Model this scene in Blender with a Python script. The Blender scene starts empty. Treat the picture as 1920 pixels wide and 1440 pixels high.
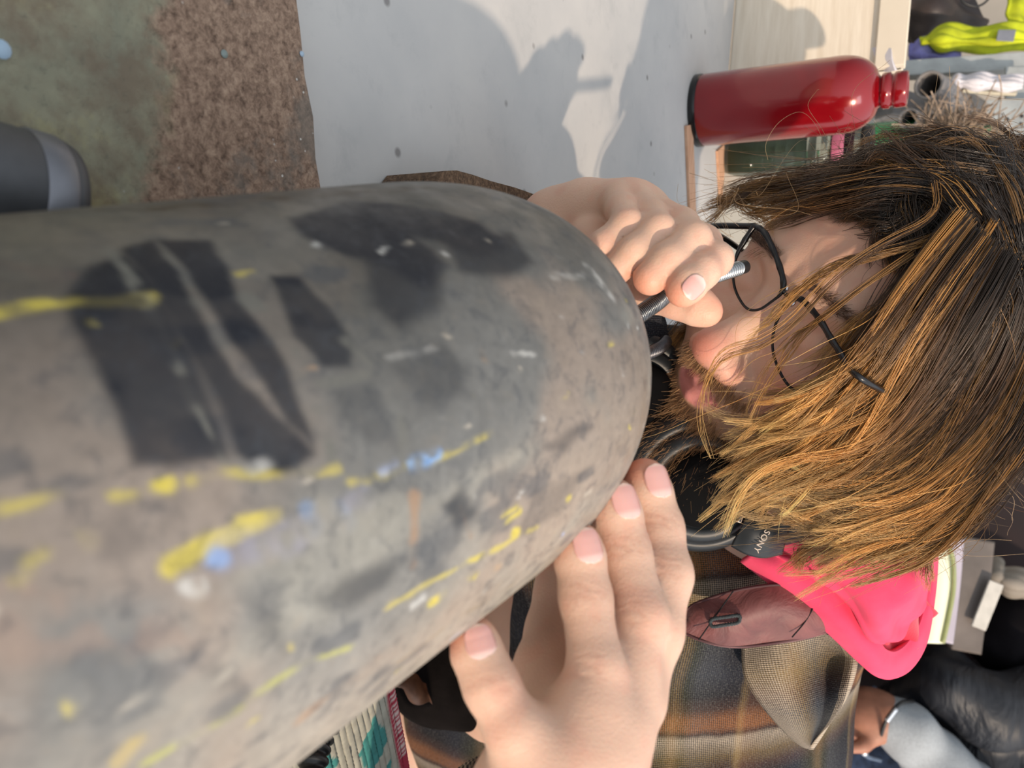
import bpy, bmesh, math, random
import numpy as np
from math import sin, cos, radians, pi, sqrt, atan2
from mathutils import Vector, Matrix
random.seed(7)
SC = bpy.context.scene
COL = SC.collection

# ---------------------------------------------------------------- camera
FPX = 1400.0
TH, RO = radians(30), radians(5)
CAM = np.array([0.0, 0.0, 1.155])
_U0 = np.array([0, sin(TH), cos(TH)]); _X = np.array([1.0, 0, 0])
XR = cos(RO)*_X + sin(RO)*_U0            # right of the upright view
YU = -sin(RO)*_X + cos(RO)*_U0           # up of the upright view
FW = np.array([0, cos(TH), -sin(TH)])
cam = bpy.data.objects.new('camera', bpy.data.cameras.new('camera')); COL.objects.link(cam)
R3 = np.column_stack([YU, -XR, -FW])     # phone held on its side
cam.matrix_world = Matrix([list(R3[i])+[CAM[i]] for i in range(3)]+[[0, 0, 0, 1]])
cam.data.sensor_width = 36.0; cam.data.lens = 36.0*FPX/1920.0
cam.data.clip_start = 0.01
cam.data.dof.use_dof = True; cam.data.dof.focus_distance = 0.40; cam.data.dof.aperture_fstop = 13.0
SC.camera = cam

# ---------------------------------------------------------------- light
SC.view_settings.view_transform = 'Standard'; SC.view_settings.look = 'None'
SC.view_settings.gamma = 1.0; SC.view_settings.use_curve_mapping = False
SC.view_settings.exposure = 0.0
wd = bpy.data.worlds.new('world'); SC.world = wd; wd.use_nodes = True
bg = wd.node_tree.nodes['Background']; bg.inputs[0].default_value = (0.90, 0.95, 1.0, 1); bg.inputs[1].default_value = 1.0
_t = wd.node_tree; _c = _t.nodes.new('ShaderNodeTexCoord'); _d = _t.nodes.new('ShaderNodeVectorMath'); _d.operation = 'DOT_PRODUCT'; _d.inputs[1].default_value = (.48, -.08, .40)
_m = _t.nodes.new('ShaderNodeMapRange'); _m.inputs[1].default_value = -.45; _m.inputs[2].default_value = .55; _m.inputs[3].default_value = .20; _m.inputs[4].default_value = 1.35
_t.links.new(_c.outputs['Generated'], _d.inputs[0]); _t.links.new(_d.outputs['Value'], _m.inputs[0]); _t.links.new(_m.outputs[0], bg.inputs[1])
SUND = np.array([0.634, -0.547, 0.553])
def lamp(name, kind, energy, color, loc, aim, **kw):
    l = bpy.data.lights.new(name, kind); l.energy = energy; l.color = color
    for k, v in kw.items(): setattr(l, k, v)
    o = bpy.data.objects.new(name, l); COL.objects.link(o); o.location = loc
    o.rotation_euler = (Vector(aim)-Vector(loc)).to_track_quat('-Z', 'Y').to_euler()
    return o
lamp('sun', 'SUN', 3.5, (1.0, 0.79, 0.59), tuple(SUND*5+CAM), tuple(CAM), angle=radians(1.2))
lamp('highlight_fill', 'AREA', 6, (0.9, 0.96, 1.0), (0.9, -0.3, 2.9), (0.1, 0.5, 1.0), shape='RECTANGLE', size=0.9, size_y=0.5)  # added area lamp for soft highlights on the cylinder dome

# ---------------------------------------------------------------- helpers
def W(c):
    c = np.asarray(c, float)
    return CAM + c[..., 0:1]*XR + c[..., 1:2]*YU + c[..., 2:3]*FW
def C(px, py, d):        # point of the place seen at a photo pixel, at depth d (upright view axes)
    return np.array([(py-720)/FPX*d, (px-960)/FPX*d, d])
def P(px, py, d): return W(C(px, py, d))
def on_plane(px, py, z):
    v = W(C(px, py, 1.0))-CAM
    return CAM + v*((z-CAM[2])/v[2])
def nrm(v): v = np.asarray(v, float); return v/np.linalg.norm(v)
def tag(o, label=None, cat=None, group=None, kind=None):
    if label: o['label'] = label
    if cat: o['category'] = cat
    if group: o['group'] = group
    if kind: o['kind'] = kind
    return o
def empty(name, loc):
    o = bpy.data.objects.new(name, None); COL.objects.link(o); o.location = tuple(loc); o.empty_display_size = .02
    return o
def link(name, me, mat=None, parent=None, smooth=True):
    o = bpy.data.objects.new(name, me); COL.objects.link(o)
    if mat is not None:
        for m_ in (mat if isinstance(mat, (list, tuple)) else [mat]): me.materials.append(m_)
    if smooth and len(me.polygons): me.polygons.foreach_set('use_smooth', [True]*len(me.polygons))
    if parent is not None:
        o.parent = parent
        o.matrix_parent_inverse = Matrix.Translation(-Vector(parent.location)) if parent.type == 'EMPTY' else parent.matrix_world.inverted()
    return o
def mesh(name, V, F, mat=None, parent=None, smooth=True, col=None, uv=None):
    me = bpy.data.meshes.new(name)
    V = np.asarray(V, np.float32)
    if isinstance(F, np.ndarray):
        n, k = F.shape
        me.vertices.add(len(V)); me.vertices.foreach_set('co', V.ravel())
        me.loops.add(n*k); me.loops.foreach_set('vertex_index', F.astype(np.int32).ravel())
        me.polygons.add(n); me.polygons.foreach_set('loop_start', np.arange(0, n*k, k, dtype=np.int32))
        me.update(calc_edges=True); me.validate()
    else:
        me.from_pydata([tuple(map(float, v)) for v in V], [], F); me.update()
    if col is not None:
        ca = me.color_attributes.new('Col', 'FLOAT_COLOR', 'POINT')
        c4 = np.ones((len(V), 4), np.float32); c4[:, :3] = col; ca.data.foreach_set('color', c4.ravel())
    if uv is not None:
        ul = me.uv_layers.new(name='uv'); li = np.zeros(len(me.loops), np.int32); me.loops.foreach_get('vertex_index', li)
        ul.data.foreach_set('uv', np.asarray(uv, np.float32)[li].ravel())
    return link(name, me, mat, parent, smooth)
def mod(o, kind, **kw):
    m_ = o.modifiers.new(kind.lower(), kind)
    for k, v in kw.items(): setattr(m_, k, v)
    return m_
def bm_obj(name, bm, mat, parent=None, smooth=False, bevel=0):
    me = bpy.data.meshes.new(name); bm.normal_update(); bm.to_mesh(me); bm.free()
    o = link(name, me, mat, parent, smooth)
    if bevel: mod(o, 'BEVEL', width=bevel, segments=2, limit_method='ANGLE')
    return o
def box_bm(bm, cen, size, rot=None):
    r = bmesh.ops.create_cube(bm, size=1.0)
    M = Matrix.Translation(Vector(cen)) @ (rot.to_4x4() if rot is not None else Matrix()) @ Matrix.Diagonal((*size, 1))
    bmesh.ops.transform(bm, matrix=M, verts=r['verts']); return r['verts']
def frame(axis, up=(0, 0, 1)):
    z = Vector(axis).normalized(); u = Vector(up)
    if abs(z.dot(u)) > .98: u = Vector((1, 0, 0))
    x = u.cross(z).normalized(); y = z.cross(x)
    return Matrix((x, y, z)).transposed()
def lathe(name, prof, loc, axis, mat, parent=None, n=64, smooth=True, close=False):
    M = np.array(frame(axis)); V = []; F = []
    for (r, z) in prof:
        for i in range(n):
            t = 2*pi*i/n; V.append(np.array(loc)+M@np.array([r*cos(t), r*sin(t), z]))
    k = len(prof)
    for j in range(k-1):
        for i in range(n):
            F.append((j*n+i, j*n+(i+1) % n, (j+1)*n+(i+1) % n, (j+1)*n+i))
    if close:
        F.append(tuple(reversed(range(n)))); F.append(tuple((k-1)*n+i for i in range(n)))
    return mesh(name, V, F, mat, parent, smooth)
def cr(pts, n):          # Catmull-Rom resample, any dimension
    p = np.asarray(pts, float)
    if len(p) == 2:
        t = np.linspace(0, 1, n)[:, None]; return p[0]*(1-t)+p[1]*t
    q = np.vstack([2*p[0]-p[1], p, 2*p[-1]-p[-2]])
    u = np.linspace(0, len(p)-1-1e-9, n); i = u.astype(int); t = (u-i)[:, None]
    a, b, c, d = q[i], q[i+1], q[i+2], q[i+3]
    return .5*((2*b)+(c-a)*t+(2*a-5*b+4*c-d)*t*t+(3*b-a-3*c+d)*t**3)
def tube(name, pts, rad, mat, parent=None, n=12, res=40, cap=True, prof=None):
    p = cr(pts, res); rr = np.interp(np.linspace(0, 1, res), np.linspace(0, 1, len(np.atleast_1d(rad))), np.atleast_1d(rad)) if prof is None else prof(np.linspace(0, 1, res))
    t = np.gradient(p, axis=0); t /= np.linalg.norm(t, axis=1)[:, None]
    u = nrm(np.cross(t[0], [0.13, .31, .94])); V = []
    for i in range(res):
        u = nrm(u-t[i]*(u@t[i])); v = np.cross(t[i], u)
        for j in range(n):
            a = 2*pi*j/n; V.append(p[i]+rr[i]*(cos(a)*u+sin(a)*v))
    F = [(i*n+j, i*n+(j+1) % n, (i+1)*n+(j+1) % n, (i+1)*n+j) for i in range(res-1) for j in range(n)]
    if cap: F += [tuple(reversed(range(n))), tuple((res-1)*n+j for j in range(n))]
    return mesh(name, V, F, mat, parent)
def loft(name, curves, mat, parent=None, nu=48, nv=24, thick=.0015, sub=0, bump=None, world=True):
    # cloth-like sheet through curves of (px, py, depth) points
    cs = []
    for c in curves: cs.append(cr([P(*q) for q in c] if world else c, nu))
    cs = np.array(cs); G = np.array([cr(cs[:, i], nv) for i in range(nu)])      # nu, nv, 3
    if bump is not None:
        uu, vv = np.meshgrid(np.linspace(0, 1, nu), np.linspace(0, 1, nv), indexing='ij')
        du = np.gradient(G, axis=0); dv = np.gradient(G, axis=1); N = np.cross(du, dv); N /= np.linalg.norm(N, axis=2)[..., None]+1e-12
        G = G + N*bump(uu, vv)[..., None]
    L1 = np.linalg.norm(np.diff(G, axis=0), axis=2).mean(1).sum(); L2 = np.linalg.norm(np.diff(G, axis=1), axis=2).mean(0).sum()
    uu, vv = np.meshgrid(np.linspace(0, L1, nu), np.linspace(0, L2, nv), indexing='ij')
    idx = np.arange(nu*nv).reshape(nu, nv)
    F = np.stack([idx[:-1, :-1], idx[1:, :-1], idx[1:, 1:], idx[:-1, 1:]], -1).reshape(-1, 4)
    o = mesh(name, G.reshape(-1, 3), F, mat, parent, uv=np.stack([uu, vv], -1).reshape(-1, 2))
    if thick: mod(o, 'SOLIDIFY', thickness=thick, offset=0)
    if sub: mod(o, 'SUBSURF', levels=sub, render_levels=sub)
    return o

# ---- materials
class NT:
    def __init__(s, name):
        s.m = bpy.data.materials.new(name); s.m.use_nodes = True; s.t = s.m.node_tree; s.b = s.t.nodes['Principled BSDF']
    def n(s, k, **kw):
        x = s.t.nodes.new(k)
        for a, v in kw.items(): setattr(x, a, v)
        return x
    def l(s, a, b): s.t.links.new(a, b)
    def co(s, kind='Object'):
        return s.n('ShaderNodeTexCoord').outputs[kind]
    def mapg(s, v, scale=(1, 1, 1), rot=(0, 0, 0), loc=(0, 0, 0)):
        x = s.n('ShaderNodeMapping'); s.l(v, x.inputs[0]); x.inputs['Scale'].default_value = scale; x.inputs['Rotation'].default_value = rot; x.inputs['Location'].default_value = loc
        return x.outputs[0]
    def noise(s, v, sc, det=4, rough=.55, dist=0, out='Fac'):
        x = s.n('ShaderNodeTexNoise'); s.l(v, x.inputs['Vector']); x.inputs['Scale'].default_value = sc; x.inputs['Detail'].default_value = det; x.inputs['Roughness'].default_value = rough; x.inputs['Distortion'].default_value = dist
        return x.outputs[out]
    def ramp(s, f, stops, interp='LINEAR'):
        x = s.n('ShaderNodeValToRGB'); s.l(f, x.inputs[0]); x.color_ramp.interpolation = interp
        e = x.color_ramp.elements
        while len(e) < len(stops): e.new(.5)
        for i, (p_, c_) in enumerate(stops):
            e[i].position = p_; e[i].color = (*c_, 1) if not isinstance(c_, (int, float)) else (c_, c_, c_, 1)
        return x.outputs[0]
    def mix(s, f, a, b, mode='MIX'):
        x = s.n('ShaderNodeMix', data_type='RGBA', blend_type=mode)
        for k, v in ((0, f), (6, a), (7, b)):
            if isinstance(v, (int, float)): x.inputs[k].default_value = v
            elif isinstance(v, tuple): x.inputs[k].default_value = (*v, 1)
            else: s.l(v, x.inputs[k])
        return x.outputs[2]
    def math(s, op, a, b=0.0, c=None):
        x = s.n('ShaderNodeMath', operation=op)
        for k, v in enumerate((a, b, c)):
            if v is None: continue
            if isinstance(v, (int, float)): x.inputs[k].default_value = v
            else: s.l(v, x.inputs[k])
        return x.outputs[0]
    def bump(s, h, strength=.3, dist=.001, nor=None):
        x = s.n('ShaderNodeBump'); s.l(h, x.inputs['Height']); x.inputs['Strength'].default_value = strength; x.inputs['Distance'].default_value = dist
        if nor is not None: s.l(nor, x.inputs['Normal'])
        s.l(x.outputs[0], s.b.inputs['Normal']); return x.outputs[0]
    def set(s, **kw):
        for k, v in kw.items():
            i = s.b.inputs[{'color': 'Base Color', 'rough': 'Roughness', 'metal': 'Metallic', 'spec': 'Specular IOR Level', 'trans': 'Transmission Weight', 'sss': 'Subsurface Weight', 'sheen': 'Sheen Weight', 'coat': 'Coat Weight', 'ior': 'IOR', 'alpha': 'Alpha', 'emis': 'Emission Strength'}[k]]
            if hasattr(v, 'links') or isinstance(v, bpy.types.NodeSocket): s.l(v, i)
            elif isinstance(v, tuple): i.default_value = (*v, 1)
            else: i.default_value = v
        return s.m
def plain(name, c, rough=.5, metal=0, var=.12, sc=40, bump=0.0, **kw):
    t = NT(name); o = t.co(); f = t.noise(o, sc, 5)
    d = tuple(x*(1-var) for x in c); l = tuple(min(1, x*(1+var)) for x in c)
    t.set(color=t.ramp(f, [(.3, d), (.7, l)]), rough=rough, metal=metal, **kw)
    if bump: t.bump(t.noise(o, sc*8, 3), bump)
    return t.m
# coordinates of a thing's own frame by an Empty-free mapping: object coords equal world coords here
M_red = plain('red_enamel', (.23, .002, .006), .2, .1, .06, 30, coat=.6)
M_black = plain('black_plastic', (.012, .013, .015), .42, 0, .1)
M_blackg = plain('black_gloss', (.008, .008, .009), .22, 0, .1)
M_cup = plain('matte_black_soft_plastic', (.012, .015, .018), .45, 0, .05)
M_cush = plain('black_leatherette', (.003, .003, .0035), .85, spec=.1)
M_gold = plain('copper_print', (.60, .48, .38), .3, .6)
M_steelb = plain('grey_painted_steel', (.33, .35, .35), .5, .2, .15, 30)
M_pipe = plain('grey_plastic_pipe', (.20, .19, .19), .5, 0, .25, 18)
M_white = plain('white_cloth', (.62, .60, .64), .9, 0, .2, 30)
M_hivis = plain('hi_vis_fabric', (.44, .50, .012), .85, 0, .4, 16)
M_refl = plain('reflective_tape', (.25, .26, .30), .4, .3)
M_violet = plain('violet_cloth', (.20, .20, .50), .9, 0, .3, 20)
M_bag = plain('dark_leather', (.035, .024, .022), .5, 0, .4, 14, .2)
M_jute = plain('jute', (.36, .27, .20), .95, 0, .4, 60, .5)
M_bwood = plain('pale_plywood', (.70, .62, .50), .7, 0, .08, 9)
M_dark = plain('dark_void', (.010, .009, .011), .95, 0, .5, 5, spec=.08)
# ================================================================ setting
TZ = CAM[2]-.255
t = NT('concrete_floor'); o_ = t.co(); t.set(color=t.ramp(t.noise(o_, 3, 6), [(.3, (.20, .165, .15)), (.7, (.30, .26, .24))]), rough=.9); M_floor = t.m
bm = bmesh.new(); box_bm(bm, (0, 2, -.05), (9, 9, .1)); tag(bm_obj('floor', bm, M_floor), kind='structure')
t = NT('limewash_wall'); o_ = t.co(); t.set(color=t.ramp(t.noise(o_, 2, 5), [(.3, (.34, .32, .29)), (.7, (.52, .48, .42))]), rough=.9); M_wall = t.m
bm = bmesh.new(); box_bm(bm, (-1.5, 2.55, 1.3), (3.1, .1, 2.6)); tag(bm_obj('wall_back', bm, M_wall), kind='structure')
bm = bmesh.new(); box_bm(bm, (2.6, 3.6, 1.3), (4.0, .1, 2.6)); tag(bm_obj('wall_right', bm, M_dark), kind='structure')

# ---- workbench with pale stained top
t = NT('pale_stained_board'); o_ = t.co()
n1 = t.noise(o_, 6, 6, .6); n2 = t.noise(o_, 34, 7, .68, .3)
base = t.ramp(n1, [(.25, (.38, .39, .40)), (.55, (.49, .485, .48)), (.8, (.56, .55, .53))])
base = t.mix(t.ramp(n2, [(.55, 0.0), (.8, .5)]), base, (.30, .31, .32))
v = t.n('ShaderNodeTexVoronoi'); t.l(o_, v.inputs['Vector']); v.inputs['Scale'].default_value = 26; v.inputs['Randomness'].default_value = 1
base = t.mix(t.ramp(v.outputs['Distance'], [(0.04, .7), (.085, 0.0)]), base, (.13, .12, .12))
t.set(color=base, rough=.62, spec=.3); t.bump(n2, .15); M_board = t.m
bench = empty('workbench', (-.5, .6, 0)); tag(bench, 'long workbench with a pale grey stained board top under the red bottle', 'workbench')
e0 = on_plane(1378, 0, TZ); yb = e0[1]
bm = bmesh.new()
def slab(bm, poly, z0, z1):
    vb = [bm.verts.new((x, y, z0)) for x, y in poly]; vt = [bm.verts.new((x, y, z1)) for x, y in poly]; n = len(poly)
    bm.faces.new(vt); bm.faces.new(list(reversed(vb)))
    for i in range(n): bm.faces.new((vb[i], vb[(i+1) % n], vt[(i+1) % n], vt[i]))
EA, EB = on_plane(730, 1292, TZ+.004), on_plane(758, 1440, TZ+.004)      # far edge of the bench's near end, under the rug
ED = nrm(EB-EA); EC = EA-ED*(EA[0]-.03)/ED[0]; EE = EB+ED*.3
slab(bm, [(-1.6, -.5), (EE[0], -.5), (EE[0], EE[1]), (EC[0], EC[1]), (.03, yb), (-1.6, yb)], TZ-.035, TZ)
bm_obj('bench_top', bm, M_board, bench, bevel=.002)
for lx, ly in ((-1.5, -.4), (-1.5, yb-.1), (-.05, yb-.1), (EE[0]-.05, -.4)):
    bm = bmesh.new(); box_bm(bm, (lx, ly, (TZ-.035)/2), (.07, .07, TZ-.035)); bm_obj('leg', bm, M_bwood, bench)
# thin orange strips on the top
t = NT('orange_streaked'); o_ = t.co(); t.set(color=t.ramp(t.noise(t.mapg(o_, (3, 30, 3)), 8), [(.3, (.50, .27, .16)), (.7, (.62, .38, .25))]), rough=.7); M_strip = t.m
for k, (pa, pb, w_) in enumerate((((1293, 262), (1301, 470), .022), ((1352, 300), (1362, 470), .030))):
    A_ = on_plane(*pa, TZ+.002); B_ = on_plane(*pb, TZ+.002); B_ = A_+(B_-A_)*1.25; A_ = A_-(B_-A_)*.1
    d_ = nrm(B_-A_); s_ = np.array([-d_[1], d_[0], 0])*w_/2
    bm = bmesh.new(); slab(bm, [tuple((A_-s_)[:2]), tuple((B_-s_)[:2]), tuple((B_+s_)[:2]), tuple((A_+s_)[:2])], TZ+.0003, TZ+.003)
    tag(bm_obj('orange_strip', bm, M_strip), ['narrow orange strip on the bench just below the glass jar', 'wider pale orange strip behind the jar on the bench'][k], 'bench_strip')
# plywood backboard
t = NT('plywood_board'); o_ = t.co(); g = t.noise(t.mapg(o_, (2, 2, 22)), 6, 5, .6)
t.set(color=t.ramp(g, [(.3, (.66, .57, .45)), (.7, (.80, .72, .60))]), rough=.7); M_ply = t.m
ptop = P(1698, 60, 1.0)-CAM; kk = (yb+.01)/ptop[1]; ztop = CAM[2]+ptop[2]*kk
pl = empty('plywood_backboard', (-.6, yb+.015, TZ)); tag(pl, 'cream plywood board standing along the back of the bench', 'board')
xr_ = (P(1660, 128, 1.0)-CAM); xe = xr_[0]*(yb/xr_[1])
bm = bmesh.new(); box_bm(bm, ((-1.6+xe)/2, yb+.012, (TZ+ztop)/2), (xe+1.6, .018, ztop-TZ)); bm_obj('panel', bm, M_ply, pl, bevel=.001)
bm = bmesh.new(); box_bm(bm, ((-1.6+xe)/2, yb+.002, ztop-.012), (xe+1.6, .012, .03)); bm_obj('top_rail', bm, M_bwood, pl, bevel=.001)
# low grey back panel, right of the plywood
bm = bmesh.new(); box_bm(bm, (xe/2+.02, yb+.02, TZ+.035), (-xe+.02, .02, .11)); tag(bm_obj('low_panel', bm, plain('pale_grey_panel', (.50, .50, .46), .7, 0, .12, 8)), 'low pale grey panel behind the clear ribbed jar', 'panel')

# ---- rust plate
t = NT('rusted_plate'); o_ = t.co()
n1 = t.noise(o_, 8, 8, .65, .4); n2 = t.noise(o_, 300, 6, .78, .35); n3 = t.noise(o_, 5, 3, .5)
rust = t.ramp(n2, [(.33, (.09, .055, .038)), (.5, (.27, .18, .13)), (.68, (.46, .33, .24))])
gr = t.ramp(n1, [(.3, (.20, .205, .155)), (.45, (.29, .28, .20)), (.56, (.42, .38, .17)), (.66, (.32, .30, .26)), (.8, (.27, .24, .20))])
sep = t.n('ShaderNodeSeparateXYZ'); t.l(o_, sep.inputs[0])
yy = t.math('ADD', sep.outputs[1], t.math('MULTIPLY', t.noise(o_, 14, 6, .6), .14))
PL = on_plane(270, 150, TZ+.012)[1]
gr = t.mix(t.ramp(t.noise(o_, 38, 6, .7), [(.45, 0.0), (.62, .65)]), gr, (.17, .12, .085)); gr = t.mix(t.ramp(n2, [(.3, .45), (.45, 0.0)]), gr, (.09, .085, .07)); n5 = t.noise(o_, 20, 5, .7)
rust = t.mix(t.ramp(n5, [(.52, 0.0), (.62, .55)]), rust, (.16, .155, .14)); wp = t.n('ShaderNodeTexVoronoi'); t.l(o_, wp.inputs['Vector']); wp.inputs['Scale'].default_value = 190
mx_ = t.mix(t.ramp(t.math('SUBTRACT', yy, PL+.07-.5), [(.496, 0.0), (.506, 1.0)]), gr, rust)
t.set(color=t.mix(t.math('MULTIPLY', t.ramp(wp.outputs['Distance'], [(.07, 1.0), (.12, 0.0)]), t.ramp(n5, [(.5, 0.0), (.56, 1.0)])), mx_, (.62, .60, .56)), rough=.75, spec=.35)
t.bump(n2, .6, .0015); M_rust = t.m
A_ = on_plane(553, 0, TZ+.012); B_ = on_plane(602, 352, TZ+.012); D_ = nrm(B_-A_)
far = A_-D_*.8; near = B_+D_*.12; bm = bmesh.new()
pts_ = [far[:2]]
for i in range(1, 60):
    q = far+(near-far)*i/60; pts_.append((q+np.array([-D_[1], D_[0], 0])*random.uniform(-.0012, .0012))[:2])
pts_ += [near[:2], (near[0]-.02, -.45), (far[0], -.45)]
slab(bm, [tuple(map(float, q)) for q in reversed(pts_)], TZ, TZ+.012)
tag(bm_obj('rusted_steel_plate', bm, M_rust), 'thick rusty brown and olive steel plate lying on the bench, flaking surface', 'plate')
for px_, py_, r_, cc_ in ((3, 92, .0028, (.35, .48, .62)), (421, 101, .0016, (.20, .25, .24)), (566, 101, .0012, (.35, .46, .58))):
    c_ = on_plane(px_, py_, TZ+.0125)
    lathe('paint_chip', [(0, .0007), (r_*.7, .0006), (r_, 0)], c_, (0, 0, 1), plain('paint_chip', cc_, .4), None, 12)
chips = [o for o in COL.objects if o.name.startswith('paint_chip')]
for o, l_ in zip(chips, ('pale blue chip on the olive part of the rusty plate, by the frame edge', 'dull grey-green chip in the middle of the rusty brown area', 'small pale blue chip at the far edge of the rusty plate')): tag(o, l_, 'chip')

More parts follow.
